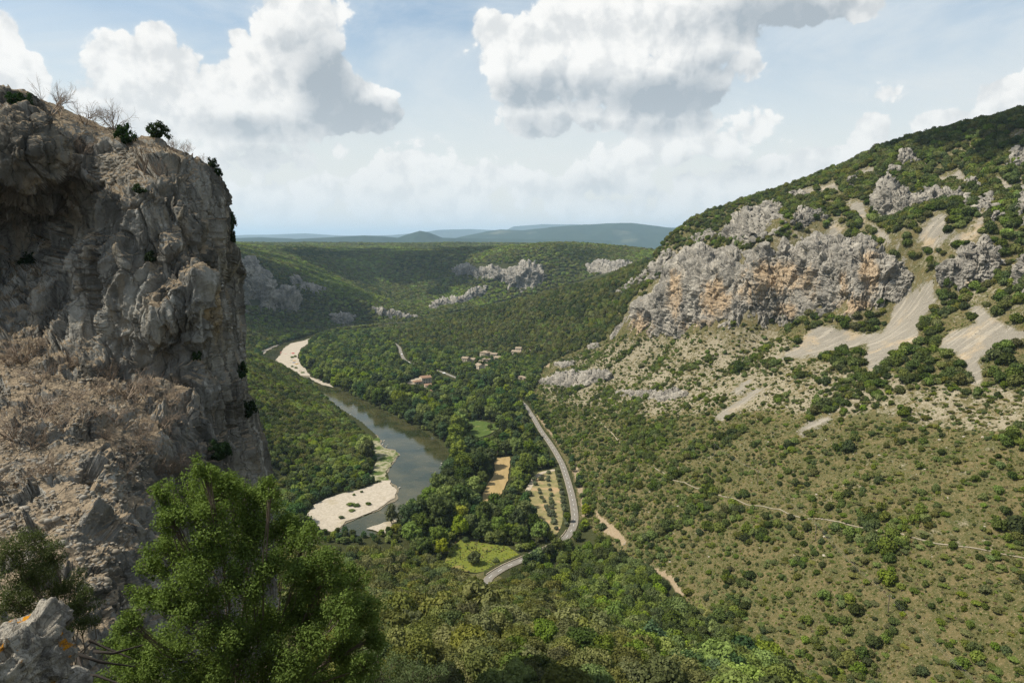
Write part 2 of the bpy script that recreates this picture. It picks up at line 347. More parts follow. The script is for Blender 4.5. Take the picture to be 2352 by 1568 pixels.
BEACH_NEAR = on_z(*np.array([(700, 1185), (720, 1160), (770, 1138), (840, 1120), (880, 1103), (893, 1103), (911, 1124), (906, 1144), (870, 1168), (800, 1196), (765, 1222), (735, 1215)]).T, -169.6)
BEACH_FAR = on_z(*np.array([(634, 826), (646, 812), (652, 800), (668, 789), (700, 782), (725, 772), (730, 775), (708, 789), (692, 800), (684, 815), (688, 835), (702, 848), (714, 864), (690, 862), (662, 850)]).T, -169.6)
BANK_STONES = on_z(*np.array([(850, 1012), (868, 1003), (880, 1030), (906, 1036), (915, 1046), (900, 1062), (885, 1085), (893, 1104), (870, 1108), (848, 1100), (862, 1060), (856, 1030)]).T, -169.8)
BANK_FAR = on_z(*np.array([(594, 822), (600, 806), (622, 796), (632, 790), (640, 793), (612, 806), (604, 818)]).T, -169.8)
SPIT = on_z(*np.array([(712, 866), (735, 873), (760, 882), (765, 890), (740, 884), (715, 872)]).T, -169.8)
SHOAL = on_z(*np.array([(845, 1215), (880, 1200), (905, 1196), (915, 1210), (880, 1226)]).T, -169.8)
FIELD = on_z(*np.array([(1137, 1052), (1172, 1050), (1170, 1075), (1166, 1105), (1150, 1135), (1146, 1165), (1104, 1150), (1120, 1115), (1136, 1085)]).T, -169.5)
MEADOW = on_z(*np.array([(1022, 1300), (1030, 1262), (1060, 1240), (1120, 1250), (1165, 1256), (1195, 1278), (1170, 1296), (1130, 1312), (1100, 1315), (1060, 1312)]).T, -169.5)
LAWN = on_z(*np.array([(1070, 1000), (1068, 978), (1080, 965), (1110, 968), (1140, 975), (1148, 985), (1120, 1000), (1090, 1008)]).T, -169.5)
GROVE = on_z(*np.array([(1205, 1150), (1215, 1110), (1235, 1085), (1268, 1078), (1284, 1085), (1295, 1110), (1305, 1150), (1310, 1185), (1300, 1215), (1280, 1235), (1255, 1215), (1225, 1185)]).T, -169.5)
FARROAD_PX = [(1220, 951), (1190, 918), (1110, 888), (1050, 868), (1012, 853), (965, 842), (932, 828), (922, 812), (917, 798), (905, 788), (890, 782)]
ROAD_PX = [(1118, 1345), (1122, 1328), (1142, 1313), (1165, 1300), (1200, 1285), (1240, 1267), (1272, 1253), (1298, 1236), (1314, 1214), (1320, 1190), (1317, 1160), (1311, 1130), (1300, 1092), (1288, 1060), (1266, 1022), (1240, 985)] + FARROAD_PX
def catmull(P, per=8):
    P = np.asarray(P, float); Q_ = np.vstack([2 * P[0] - P[1], P, 2 * P[-1] - P[-2]]); out = []
    for i in range(len(P) - 1):
        a, b, c, d = Q_[i:i + 4]
        for t in np.linspace(0, 1, per, endpoint=False):
            out.append(0.5 * (2 * b + (c - a) * t + (2 * a - 5 * b + 4 * c - d) * t * t + (3 * b - a - 3 * c + d) * t ** 3))
    out.append(P[-1]); return np.array(out)
ROAD = catmull(on_z(*np.array(ROAD_PX, float).T, -168.3), 7)
STUB = on_z(*np.array([(1222, 808), (1230, 818), (1236, 830), (1244, 842)]).T, -166.0)
FLOORP = on_z(*np.array([(640, 1190), (690, 1085), (840, 1085), (846, 1010), (745, 912), (690, 868), (640, 832), (590, 822), (600, 800), (640, 785), (735, 762), (860, 747), (930, 751), (905, 785), (930, 792), (1050, 803), (1230, 826), (1240, 850), (1212, 905), (1226, 950), (1275, 1020), (1314, 1090), (1332, 1180), (1327, 1225), (1282, 1268), (1150, 1328), (1030, 1305), (900, 1240), (760, 1240)]).T, -169.5)
def height(x, y):
    z = tps(x, y); r = np.hypot(x, y)
    P = np.stack([x, y, np.zeros_like(x)], -1)
    amp = np.clip(r * 0.012, 0.25, 9.0)
    z = z + amp * fbm(P / np.clip(r * 0.16, 4, 220)[:, None], 4) * smooth(6, 30, r)
    # small gullies running down the right hand slope
    g = smooth(60, 110, x) * smooth(150, 250, y) * (1 - smooth(900, 1000, y))
    z = z + g * (ridged(np.stack([x * 0.006 + 9, y * 0.022, np.zeros_like(x)], -1), 3) - 0.5) * 5.0
    d = sdist(x, y, FLOORP)
    z = z + (1 - smooth(-4, 26, d)) * (-169.6 + 0.25 * fbm(P * 0.08, 3) - z)
    dr = seg_dist(x, y, ROAD); z = z + (1 - smooth(4.2, 11, dr)) * (-168.6 - z)
    db = sdist(x, y, RIVER); z = np.where(db < 6, np.minimum(z, -169.4 - 4.0 * smooth(1.5, -7, db)), z)
    return z
AZ = np.radians(np.concatenate([np.linspace(-88, -42, 40, endpoint=False), np.linspace(-42, 42, 620, endpoint=False), np.linspace(42, 88, 41)]))
LR = np.concatenate([np.linspace(math.log(1.0), math.log(5200), 640, endpoint=False), np.linspace(math.log(5200), math.log(60000), 70)])
_ga, _gr = np.meshgrid(AZ, LR); _gx = (np.exp(_gr) * np.sin(_ga)).ravel(); _gy = (np.exp(_gr) * np.cos(_ga)).ravel()
_gz = height(_gx, _gy); GZ = _gz.reshape(len(LR), len(AZ))
def H(x, y):
    x = np.asarray(x, float); y = np.asarray(y, float)
    fa = np.interp(np.arctan2(x, y), AZ, np.arange(len(AZ))); fr = np.interp(np.log(np.hypot(x, y) + 1e-9), LR, np.arange(len(LR)))
    a = np.minimum(fa.astype(int), len(AZ) - 2); r = np.minimum(fr.astype(int), len(LR) - 2); fa = fa - a; fr = fr - r
    return (GZ[r, a] * (1 - fa) + GZ[r, a + 1] * fa) * (1 - fr) + (GZ[r + 1, a] * (1 - fa) + GZ[r + 1, a + 1] * fa) * fr
def cast(px, py, ymin=4.0, ymax=9000.0, steps=700):
    """where the line of sight meets the ground; returns x, y, z (nan where it misses)"""
    px = np.atleast_1d(np.asarray(px, float)); py = np.atleast_1d(np.asarray(py, float))
    r, f, z = ratio(px, py); Y = np.exp(np.linspace(math.log(ymin), math.log(ymax), steps))
    res = np.full(len(px), np.nan); prev = None; done = np.zeros(len(px), bool)
    for j, y in enumerate(Y):
        k = y / f; g = z * k - H(r * k, np.full(len(px), y))
        if prev is not None:
            hit = (~done) & (g <= 0) & (prev > 0); t = prev / np.maximum(prev - g, 1e-9)
            res = np.where(hit, Y[j - 1] + (y - Y[j - 1]) * t, res); done |= hit
        prev = g
    k = res / f
    return r * k, res, z * k
def cpx(cx, cy): return (1722.6 + .3297 * cx, 229.7 + .3297 * cy)
def c7(cx, cy): return (1378 + .4141 * cx, 229.7 + .4141 * cy)
SCREE = [[c7(*p) for p in [(1840, 980), (1860, 1100), (1760, 1250), (1770, 1330), (1600, 1420), (1540, 1500), (1480, 1540), (1470, 1400), (1480, 1350), (1300, 1400), (1200, 1420), (1060, 1440), (930, 1440), (1100, 1370), (1150, 1290), (1230, 1250), (1480, 1300), (1580, 1280), (1650, 1110)]],
         [c7(*p) for p in [(2100, 1130), (2040, 1170), (2090, 1240), (1940, 1280), (1880, 1370), (1990, 1420), (2040, 1520), (2060, 1590), (2130, 1590), (2110, 1450), (2230, 1360), (2360, 1330), (2360, 1290), (2200, 1220)]],
         [cpx(*p) for p in [(1180, 890), (1290, 790), (1380, 790), (1350, 940), (1480, 910), (1580, 860), (1600, 780), (1660, 790), (1590, 940), (1440, 1010), (1330, 1000), (1290, 1070), (1170, 1000)]],
         [cpx(*p) for p in [(1180, 510), (1290, 540), (1400, 510), (1450, 475), (1510, 540), (1490, 605), (1430, 550), (1310, 570)]],
         [cpx(*p) for p in [(1690, 520), (1720, 525), (1790, 580), (1840, 595), (1900, 540), (1907, 590), (1780, 650), (1720, 595)]],
         [cpx(*p) for p in [(480, 610), (600, 570), (620, 640), (500, 630)]], [cpx(*p) for p in [(500, 940), (600, 855), (660, 890), (630, 960), (560, 970)]],
         [cpx(*p) for p in [(670, 720), (780, 695), (810, 760), (790, 840), (740, 800), (690, 760)]], [cpx(*p) for p in [(820, 840), (930, 910), (1070, 1050), (1030, 1060), (900, 960), (810, 880)]],
         [cpx(*p) for p in [(280, 660), (440, 605), (450, 645), (300, 690)]], [cpx(*p) for p in [(740, 500), (860, 470), (870, 510), (790, 530)]], [cpx(*p) for p in [(1830, 240), (1920, 215), (1920, 260), (1850, 280)]],
         [cpx(*p) for p in [(1030, 1120), (1150, 1160), (1140, 1180), (1040, 1160)]]]
SCREE += [[(1640, 960), (1700, 915), (1740, 890), (1760, 890), (1720, 925), (1660, 970)], [(1830, 990), (1870, 965), (1900, 950), (1910, 962), (1870, 985), (1836, 1002)], [(1660, 905), (1690, 890), (1720, 868), (1740, 862), (1700, 900)]]
EARTH = [[(1362, 1160), (1380, 1185), (1412, 1208), (1440, 1240), (1436, 1256), (1412, 1236), (1388, 1222), (1374, 1196)], [(1440, 1270), (1475, 1290), (1540, 1320), (1575, 1370), (1560, 1375), (1510, 1330)], [(1222, 945), (1260, 975), (1300, 1030), (1290, 1030), (1255, 985)], [(1310, 1040), (1330, 1080), (1342, 1130), (1350, 1180), (1338, 1190), (1330, 1130), (1316, 1085)], [(1235, 800), (1262, 805), (1262, 845), (1246, 838)], [(610, 1060), (650, 1080), (650, 1120), (618, 1120)]]
MEADOWS = [[(1590, 1370), (1660, 1430), (1780, 1490), (1840, 1540), (1800, 1548), (1700, 1480), (1620, 1432)]]
FOREST = [[(200, 1100), (640, 1080), (720, 1180), (900, 1235), (1030, 1310), (1120, 1345), (1320, 1240), (1340, 1190), (1420, 1280), (1530, 1330), (1590, 1420), (1700, 1480), (1790, 1540), (1830, 1640), (-100, 1640), (-100, 1300)],
          [(540, 800), (640, 835), (740, 915), (850, 1010), (850, 1100), (700, 1140), (600, 1130), (540, 1000)],
          [(500, 540), (1500, 545), (1500, 600), (1420, 690), (1240, 830), (900, 800), (860, 752), (560, 800), (500, 700)]]
PALE = [[(1235, 880), (1280, 830), (1430, 770), (1700, 740), (1800, 740), (1830, 800), (2000, 850), (2352, 880), (2500, 1000), (2352, 1010), (2000, 960), (1700, 950), (1500, 960), (1330, 945), (1240, 920)]]
MIDP = [[(1215, 945), (1330, 930), (1700, 940), (2352, 1000), (2352, 1300), (2000, 1230), (1620, 1130), (1450, 1060), (1330, 1100)]]
def soft(px, py, polys, w):
    out = np.zeros(len(px))
    for p in polys: out = np.maximum(out, smooth(w, -w, sdist(px, py, p)))
    return out
_px, _py = project(_gx, _gy, _gz)
_wob = 16 * fbm(np.stack([_gx, _gy, _gz], -1) * 0.06, 4)
_near = (_gy > 2)
me = mesh_np('ground', np.stack([_gx, _gy, _gz], -1), [grid_faces(len(LR), len(AZ))], True)
attr(me, 'scree', soft(_px + _wob, _py + _wob * .6, SCREE, 13) * (_gy < 900)); attr(me, 'earth', soft(_px + _wob * .5, _py + _wob * .3, EARTH, 4) * (_gy < 900))
attr(me, 'forest', np.maximum(soft(_px + _wob, _py, FOREST, 10), 1.0 * (inside(_gx, _gy, FLOORP) | (_gy > 930)))); attr(me, 'meadow', soft(_px + _wob, _py, MEADOWS, 8) * (_gy < 500))
attr(me, 'pale', np.maximum(0.64 * soft(_px + 2 * _wob, _py + _wob, PALE, 22), np.maximum(0.30 * soft(_px, _py, MIDP, 30), 0.46 * (_py < 740) * (_px > 1420) * (_gy < 900))))
tag(add('ground', me, M['ground']), kind='structure')
print('terrain', round(time.time() - T0, 1))

# ------------------------------------------------------------------ flat sheets on the valley floor
def flat_sheet(name, poly, z, mat, wob=1.2, step=None, seed=0):
    """a polygon with a finely wobbling outline, filled"""
    P = np.asarray(poly, float); pts = []
    per = np.linalg.norm(np.roll(P, -1, 0) - P, axis=1); step = step or max(2.0, per.sum() / 160)
    for i in range(len(P)):
        n = max(1, int(per[i] / step)); a, b = P[i], P[(i + 1) % len(P)]
        for t in range(n): pts.append(a + (b - a) * t / n)
    pts = np.array(pts)
    w = np.stack([fbm(np.c_[pts * 0.09, np.full(len(pts), seed + 3.0)], 3), fbm(np.c_[pts * 0.09, np.full(len(pts), seed + 40.0)], 3)], -1)
    pts = pts + w * wob * 2
    bm = bmesh.new(); vs = [bm.verts.new((p[0], p[1], z)) for p in pts]; f = bm.faces.new(vs)
    bmesh.ops.triangulate(bm, faces=[f]); bmesh.ops.recalc_face_normals(bm, faces=bm.faces)
    if bm.faces[:] and bm.faces[0].normal.z < 0: bmesh.ops.reverse_faces(bm, faces=bm.faces)
    me = bpy.data.meshes.new(name); bm.to_mesh(me); bm.free()
    return tag(add(name, me, mat), kind='structure')
_c = RIVER.mean(0)
bm = bmesh.new()
w_ = [on_z(p, q, -171.0) for p, q in [(480, 1270), (1060, 1270), (1075, 1000), (900, 890), (780, 830), (980, 741), (520, 741), (480, 830), (640, 960)]]
vs = [bm.verts.new((float(p[0]), float(p[1]), -169.95)) for p in w_]; bmesh.ops.triangulate(bm, faces=[bm.faces.new(vs)])
for f in bm.faces:
    if f.normal.z < 0: f.normal_flip()
me = bpy.data.meshes.new('river'); bm.to_mesh(me); bm.free(); tag(add('river', me, M['water']), kind='structure')
M['wet_gravel'] = mat_two('wet_gravel', (.23, .195, .14), (.15, .13, .09), 0.7, .4, .1)
grow = lambda poly, f: poly.mean(0) + (poly - poly.mean(0)) * f
flat_sheet('gravel_margin', grow(BEACH_NEAR, 1.07), -169.72, M['wet_gravel'], 2.2, seed=21); flat_sheet('gravel_margin', grow(BEACH_FAR, 1.05), -169.72, M['wet_gravel'], 2.2, seed=22); flat_sheet('gravel_margin', grow(BANK_STONES, 1.12), -169.72, M['wet_gravel'], 2.5, seed=23)
flat_sheet('gravel_beach', BEACH_NEAR, -169.35, M['gravel'], 1.5, seed=1)
flat_sheet('gravel_beach', BEACH_FAR, -169.35, M['gravel'], 1.5, seed=2)
flat_sheet('stony_bank', BANK_STONES, -169.4, M['bank'], 2.2, seed=3)
flat_sheet('stony_bank', BANK_FAR, -169.4, M['gravel'], 2, seed=4)
flat_sheet('stony_bank', SPIT, -169.4, M['gravel'], 1.5, seed=5)
flat_sheet('stony_bank', SHOAL, -169.4, M['gravel'], 1.5, seed=6)
flat_sheet('field', FIELD, -169.0, M['straw'], .8, seed=7)
flat_sheet('meadow', MEADOW, -168.95, M['meadow'], 1.2, seed=8)
flat_sheet('lawn', LAWN, -169.0, M['lawn'], 1, seed=9)
flat_sheet('field', GROVE, -169.0, M['grove_soil'], .6, seed=10)
def offset(line, d):
    line = np.asarray(line, float); t = np.gradient(line, axis=0); t /= np.linalg.norm(t, axis=1)[:, None] + 1e-9
    return line + np.stack([-t[:, 1], t[:, 0]], -1) * d
def ribbon(name, line, w, zoff, mat, zfix=None, off=0.0, kind='structure'):
    a = offset(line, off + w / 2); b = offset(line, off - w / 2); n = len(line)
    za = (H(a[:, 0], a[:, 1]) + zoff) if zfix is None else np.full(n, zfix); zb = (H(b[:, 0], b[:, 1]) + zoff) if zfix is None else np.full(n, zfix)
    V = np.concatenate([np.c_[a, za], np.c_[b, zb]]); i = np.arange(n - 1)
    return tag(add(name, mesh_np(name, V, [np.stack([i + n, i + n + 1, i + 1, i], -1)]), mat), kind=kind)
def resample(line, step):
    line = np.asarray(line, float); s = np.concatenate([[0], np.cumsum(np.linalg.norm(np.diff(line, axis=0), axis=1))])
    u = np.arange(0, s[-1], step); return np.stack([np.interp(u, s, line[:, i]) for i in range(line.shape[1])], -1)
ROADF = resample(ROAD, 2.0)
ribbon('road_verge', ROADF, 4.5, 0, M['track'], -168.28)
ribbon('road', ROADF, 4.1, 0, M['asphalt'], -168.2)
V = []; Fq = []
fine = resample(ROAD, .5)
for s in range(0, len(fine) - 8, 16):
    seg = fine[s:s + 7]; a = offset(seg, .07); b = offset(seg, -.07); n = len(V)
    V += [(*p, -168.195) for p in a] + [(*p, -168.195) for p in b]; Fq += [(n + 7 + j, n + 8 + j, n + 1 + j, n + j) for j in range(6)]
tag(add('road_centre_line', mesh_np('road_centre_line', V, [np.array(Fq)]), M['paint']), kind='structure')
TRK = catmull(on_z(*np.array([(1284, 1078), (1268, 1080), (1245, 1086), (1228, 1098), (1218, 1115), (1205, 1140), (1196, 1150)], float).T, -169), 6)
ribbon('farm_track', TRK, 3.4, 0, M['track'], -168.9)
x_, y_, z_ = cast([1224, 1231, 1238, 1246], [806, 818, 831, 843], 700)
ok = ~np.isnan(x_)
if ok.sum() > 1: ribbon('lane', catmull(np.stack([x_, y_], -1)[ok], 6), 5, .7, M['asphalt'])
PATH_PX = [(1490, 1068), (1530, 1092), (1575, 1110), (1620, 1128), (1660, 1140), (1700, 1152), (1760, 1165), (1800, 1175), (1880, 1192), (1950, 1206), (2030, 1222), (2100, 1236), (2200, 1255), (2290, 1270), (2360, 1284), (2450, 1300)]
x_, y_, z_ = cast(*np.array(PATH_PX, float).T, 60)
ribbon('footpath', resample(catmull(np.stack([x_, y_], -1), 8), 1.0), .42, .3, M['drywall'])
for pl in ([(1540, 1215), (1570, 1190), (1600, 1165), (1625, 1152)], [(1335, 935), (1360, 955), (1385, 975), (1410, 1000), (1440, 1030)], [(1245, 875), (1275, 895), (1310, 915), (1335, 935)]):
    x_, y_, z_ = cast(*np.array(pl, float).T, 60)
    ribbon('footpath', resample(catmull(np.stack([x_, y_], -1), 8), 1.0), .4, .25, M['track'])

# ------------------------------------------------------------------ cliffs
def smooth_interp(px, pts):
    p = np.array(sorted(pts), float); return np.interp(px, p[:, 0], p[:, 1])
def cliff_sheet(name, top, bot, cols, rows, amp, feat, mat, yfall=None, label_kind='structure', ochre=None, rough=1.0, seed=0, g0=.3, cap=12.0, jag=1.0, toffs=0.0):
    """a rock face standing between the ground met at its foot and the ground met at its rim, broken up by buttresses and clefts"""
    x0, x1 = min(p[0] for p in top), max(p[0] for p in top)
    px = np.linspace(x0, x1, cols); pt = smooth_interp(px, top); pb = smooth_interp(px, bot)
    hh = (pb - pt); jn = fbm(np.c_[px * 0 + seed, px * 4.0 / np.maximum(hh.max(), 8), px * 0], 4); jn2 = fbm(np.c_[px * 0 + seed + 40, px * 5.0 / np.maximum(hh.max(), 8), px * 0], 4)
    pt = pt + hh * .42 * np.minimum(jn, .35) * jag; pb = pb + hh * .3 * jn2 * jag
    cx = np.linspace(x0, x1, 60)
    _, yb, _ = cast(cx, smooth_interp(cx, bot), 60 if yfall is None else yfall[0]); _, yt, _ = cast(cx, smooth_interp(cx, top) + toffs, 60 if yfall is None else yfall[0])
    good = ~np.isnan(yb); yb = np.interp(cx, cx[good], yb[good])
    good = ~np.isnan(yt)
    yt = np.interp(cx, cx[good], yt[good]) if good.any() else yb + 20
    ker = np.ones(7) / 7
    yb = np.convolve(np.pad(yb, 3, 'edge'), ker, 'valid'); yt = np.convolve(np.pad(yt, 3, 'edge'), ker, 'valid'); yt = np.clip(yt, yb + 1, yb * 1.35)
    yb = np.interp(px, cx, yb); yt = np.interp(px, cx, yt)
    t = np.linspace(-0.08, 1.0, rows); tt = np.clip(t, 0, 1)
    g = g0 * tt + (1 - g0) * tt ** 7
    PX = np.repeat(px[None], rows, 0); PY = pb[None] + (pt - pb)[None] * t[:, None]
    Y = yb[None] + (yt - yb)[None] * g[:, None]
    e = np.minimum(np.linspace(0, 1, cols), np.linspace(1, 0, cols)); ed = smooth(0, .05, e)[None] * smooth(1.0, .93, t)[:, None] * .7 + .3
    Y = Y * (1 + (1 - smooth(0, .04, e))[None] * .03)
    r, f, z = ratio(PX, PY); k = Y / f; P = np.stack([r * k, Y, z * k], -1)
    nrm = np.cross(np.gradient(P, axis=1), np.gradient(P, axis=0)); nrm /= np.linalg.norm(nrm, axis=2)[..., None] + 1e-9
    if nrm[..., 1].mean() > 0: nrm = -nrm
    Pf = P.reshape(-1, 3) + seed * 13.7
    wv = Pf + feat * .35 * np.stack([fbm(Pf / feat, 2), fbm(Pf / feat + 50, 2), fbm(Pf / feat + 90, 2)], -1)
    d = .55 * (ridged(wv / np.array([feat * .9, feat * .9, feat * 5.0]), 3) - .45) + .25 * fbm(wv / (feat * .6), 3)
    d = d + 1.05 * facets(wv / np.array([feat * .62, feat * .62, feat * 1.9]), seed) + .45 * facets(wv / np.array([feat * .24, feat * .24, feat * .6]), seed + 3)
    d = d + rough * (.2 * facets(wv / np.array([feat * .1, feat * .1, feat * .17]), seed + 5) + .1 * fbm(wv / (feat * .05), 3))
    st_ = Pf[:, 2] / (feat * .22) + 1.2 * fbm(Pf / (feat * 2.5), 2); d = d + .10 * np.abs((st_ % 1.0) - .5) * 2
    d = d.reshape(rows, cols) * amp * ed
    P = P + nrm * d[..., None]
    # rim rolls back into the hill, foot and ends go into the ground
    back = []
    for s_ in (.35, 1.0):
        b = P[-1].copy(); b[:, 0] *= 1 + cap * s_ / np.maximum(b[:, 1], 1); b[:, 1] += cap * s_; b[:, 2] -= cap * .25 * s_ * s_; back.append(b)
    P = np.concatenate([P, np.stack(back)], 0)
    V = P.reshape(-1, 3)
    me = mesh_np(name, V, [grid_faces(rows + 2, cols)[:, ::-1]], False)
    oc = np.zeros(len(V))
    if ochre:
        ppx, ppy = project(V[:, 0], V[:, 1], V[:, 2])
        for (cx_, cy_, rx, ry, s_) in ochre: oc = np.maximum(oc, s_ * np.clip(1.25 - np.hypot((ppx - cx_) / rx, (ppy - cy_) / ry), 0, 1))
    attr(me, 'ochre', oc)
    return tag(add(name, me, mat), kind='structure')
MAIN_TOP = [c7(*p) for p in [(60, 1300), (130, 1240), (240, 1100), (280, 1060), (370, 960), (390, 880), (470, 815), (600, 800), (650, 840), (740, 800), (800, 860), (920, 790), (980, 825), (1020, 760), (1080, 800), (1200, 735), (1330, 760), (1400, 785), (1450, 750), (1550, 800), (1620, 870), (1660, 920), (1790, 965)]]
MAIN_BOT = [c7(*p) for p in [(60, 1325), (200, 1300), (320, 1295), (480, 1290), (540, 1275), (640, 1255), (900, 1240), (1000, 1220), (1100, 1200), (1200, 1185), (1350, 1205), (1480, 1195), (1510, 1140), (1640, 1110), (1750, 1050), (1790, 985)]]
OCH = [(*c7(1000, 980), 90, 50, 1), (*c7(640, 1090), 45, 55, 1), (*c7(900, 960), 40, 30, .9), (*c7(420, 1060), 25, 70, .9), (*c7(1500, 960), 25, 60, .7), (*c7(1400, 1150), 55, 28, .8), (*c7(1050, 1160), 50, 25, .7), (*c7(830, 1050), 60, 40, .7), (*c7(230, 1260), 35, 40, .9), (*c7(560, 1250), 70, 20, .55), (*c7(1350, 1020), 15, 60, .6), (*c7(1150, 1050), 40, 60, .6)]
cliff_sheet('cliff', MAIN_TOP, MAIN_BOT, 760, 250, 5.5, 17, M['far_rock'], ochre=OCH, seed=1, toffs=-3, jag=.3)
cliff_sheet('cliff', [cpx(*p) for p in [(1280, 1230), (1330, 1160), (1400, 1110), (1480, 1050), (1540, 975), (1640, 965), (1700, 1010), (1770, 1080)]], [cpx(*p) for p in [(1280, 1255), (1310, 1260), (1400, 1300), (1520, 1320), (1600, 1290), (1660, 1240), (1770, 1130)]], 190, 120, 4, 11, M['far_rock'], ochre=[(*cpx(1520, 1270), 22, 12, .7)], seed=2, toffs=-2)
cliff_sheet('cliff', [cpx(*p) for p in [(1820, 1260), (1850, 1180), (1900, 1085), (2000, 1000), (2100, 1060)]], [cpx(*p) for p in [(1820, 1275), (1907, 1310), (2000, 1330), (2100, 1300)]], 100, 90, 4, 10, M['far_rock'], seed=3)
cliff_sheet('crag', [cpx(*p) for p in [(860, 770), (880, 680), (905, 545), (960, 535), (1010, 575), (1030, 640), (1080, 650), (1130, 690), (1180, 640), (1240, 635), (1300, 618), (1330, 650), (1400, 650), (1500, 665)]], [cpx(*p) for p in [(860, 800), (940, 830), (1000, 790), (1100, 790), (1160, 780), (1200, 730), (1300, 705), (1400, 700), (1500, 700)]], 220, 80, 5, 10, M['far_rock'], ochre=[(*cpx(1100, 720), 20, 20, .5)], seed=4, toffs=-2)
cliff_sheet('crag', [cpx(*p) for p in [(1475, 750), (1495, 670), (1520, 650), (1545, 745)]], [cpx(*p) for p in [(1475, 765), (1545, 770)]], 30, 40, 2, 5, M['far_rock'], seed=5)
cliff_sheet('crag', [cpx(*p) for p in [(1550, 760), (1590, 690), (1640, 690), (1675, 650), (1695, 650), (1700, 720), (1760, 660), (1790, 690)]], [cpx(*p) for p in [(1550, 780), (1640, 785), (1700, 770), (1790, 700)]], 70, 50, 2.5, 6, M['far_rock'], seed=6)
cliff_sheet('crag', [cpx(*p) for p in [(1030, 440), (1055, 350), (1090, 335), (1140, 370), (1150, 400), (1190, 440)]], [cpx(*p) for p in [(1030, 455), (1090, 470), (1190, 455)]], 60, 50, 3, 7, M['far_rock'], seed=7)
cliff_sheet('crag', [cpx(*p) for p in [(1780, 440), (1830, 350), (1900, 330), (1990, 300), (2050, 380)]], [cpx(*p) for p in [(1780, 455), (1850, 475), (1950, 470), (2050, 440)]], 80, 50, 3, 8, M['far_rock'], seed=8)
cliff_sheet('crag', [cpx(*p) for p in [(1860, 800), (1895, 690), (1920, 600), (2020, 560), (2100, 700)]], [cpx(*p) for p in [(1860, 815), (1910, 880), (2020, 860), (2100, 800)]], 60, 60, 3, 8, M['far_rock'], seed=9)
cliff_sheet('crag', [cpx(*p) for p in [(290, 860), (310, 790), (350, 760), (430, 755), (460, 800)]], [cpx(*p) for p in [(290, 875), (380, 880), (460, 830)]], 60, 40, 3, 6, M['far_rock'], seed=10)
cliff_sheet('crag', [c7(*p) for p in [(660, 760), (690, 720), (760, 640), (850, 590), (960, 595), (1030, 650)]], [c7(*p) for p in [(660, 770), (700, 755), (800, 775), (900, 775), (960, 740), (1030, 700)]], 130, 60, 5, 10, M['far_rock'], seed=11)
cliff_sheet('crag', [c7(*p) for p in [(555, 770), (580, 735), (610, 715), (640, 740)]], [c7(*p) for p in [(555, 775), (600, 768), (640, 750)]], 40, 30, 3, 7, M['far_rock'], seed=12)
cliff_sheet('crag', [c7(*p) for p in [(80, 1075), (105, 1045), (140, 1045), (165, 1005), (250, 960), (330, 880), (380, 870)]], [c7(*p) for p in [(80, 1085), (165, 1055), (250, 1000), (330, 980), (380, 940)]], 100, 30, 5, 12, M['far_rock'], seed=13)
for j_, (a_, b_, w_, h_) in enumerate([(1535, 588, 40, 14), (1600, 552, 34, 12), (1770, 476, 60, 16), (1835, 452, 50, 14), (1880, 500, 46, 18), (1700, 560, 44, 12), (2230, 430, 44, 22), (2290, 500, 40, 22), (2060, 395, 40, 14), (1960, 420, 36, 14)]):
    cliff_sheet('crag', [(a_ - w_ / 2, b_), (a_ - w_ * .25, b_ - h_ * .8), (a_ + w_ * .1, b_ - h_), (a_ + w_ / 2, b_ - h_ * .2)], [(a_ - w_ / 2, b_ + 4), (a_, b_ + 5), (a_ + w_ / 2, b_ + 3)], 60, 30, 3, 7, M['far_rock'], seed=60 + j_)
# low ledges on the slope beneath the main cliff
def d8(x, y): return ((2100 + x * .5102) / 1.7415, (1300 + y * .5102) / 1.7415)
cliff_sheet('crag', [d8(*p) for p in [(100, 440), (230, 395), (290, 380), (350, 365), (470, 370), (540, 345), (640, 360), (690, 380)]], [d8(*p) for p in [(100, 460), (290, 480), (350, 490), (450, 480), (560, 460), (640, 440), (690, 420)]], 140, 40, 3.5, 8, M['far_rock'], seed=14)
cliff_sheet('crag', [d8(*p) for p in [(700, 530), (900, 512), (1050, 520), (1180, 510), (1300, 525)]], [d8(*p) for p in [(700, 550), (900, 560), (1050, 600), (1180, 575), (1300, 548)]], 130, 34, 2.5, 6, M['far_rock'], seed=15)
cliff_sheet('crag', [d8(*p) for p in [(490, 175), (550, 135), (590, 160)]], [d8(*p) for p in [(490, 190), (540, 185), (590, 175)]], 40, 24, 3, 7, M['far_rock'], seed=16)
cliff_sheet('crag', [d8(*p) for p in [(230, 300), (300, 285), (370, 280), (390, 300)]], [d8(*p) for p in [(230, 315), (300, 330), (390, 315)]], 40, 24, 3, 7, M['far_rock'], seed=17)
# far walls of the gorge
def c4(x, y): return ((950 + x * .42517) / 1.7415, (850 + y * .42517) / 1.7415)
cliff_sheet('cliff', [(520, 590), (556, 600), *[c4(*p) for p in [(60, 470), (130, 440), (180, 500), (260, 640), (400, 700), (480, 740), (590, 800)]]], [(520, 720), *[c4(*p) for p in [(60, 880), (200, 890), (320, 910), (400, 920), (480, 945), (590, 930)]]], 260, 150, 14, 30, M['far_rock'], seed=18)
cliff_sheet('cliff', [c4(*p) for p in [(500, 640), (560, 610), (620, 660), (740, 700), (850, 720)]], [c4(*p) for p in [(500, 700), (620, 740), (740, 760), (850, 745)]], 110, 30, 7, 18, M['far_rock'], seed=19)
cliff_sheet('cliff', [c4(*p) for p in [(880, 980), (920, 950), (1020, 950), (1110, 980)]], [c4(*p) for p in [(880, 1040), (920, 1060), (1020, 1060), (1110, 1010)]], 90, 40, 8, 18, M['far_rock'], seed=20)
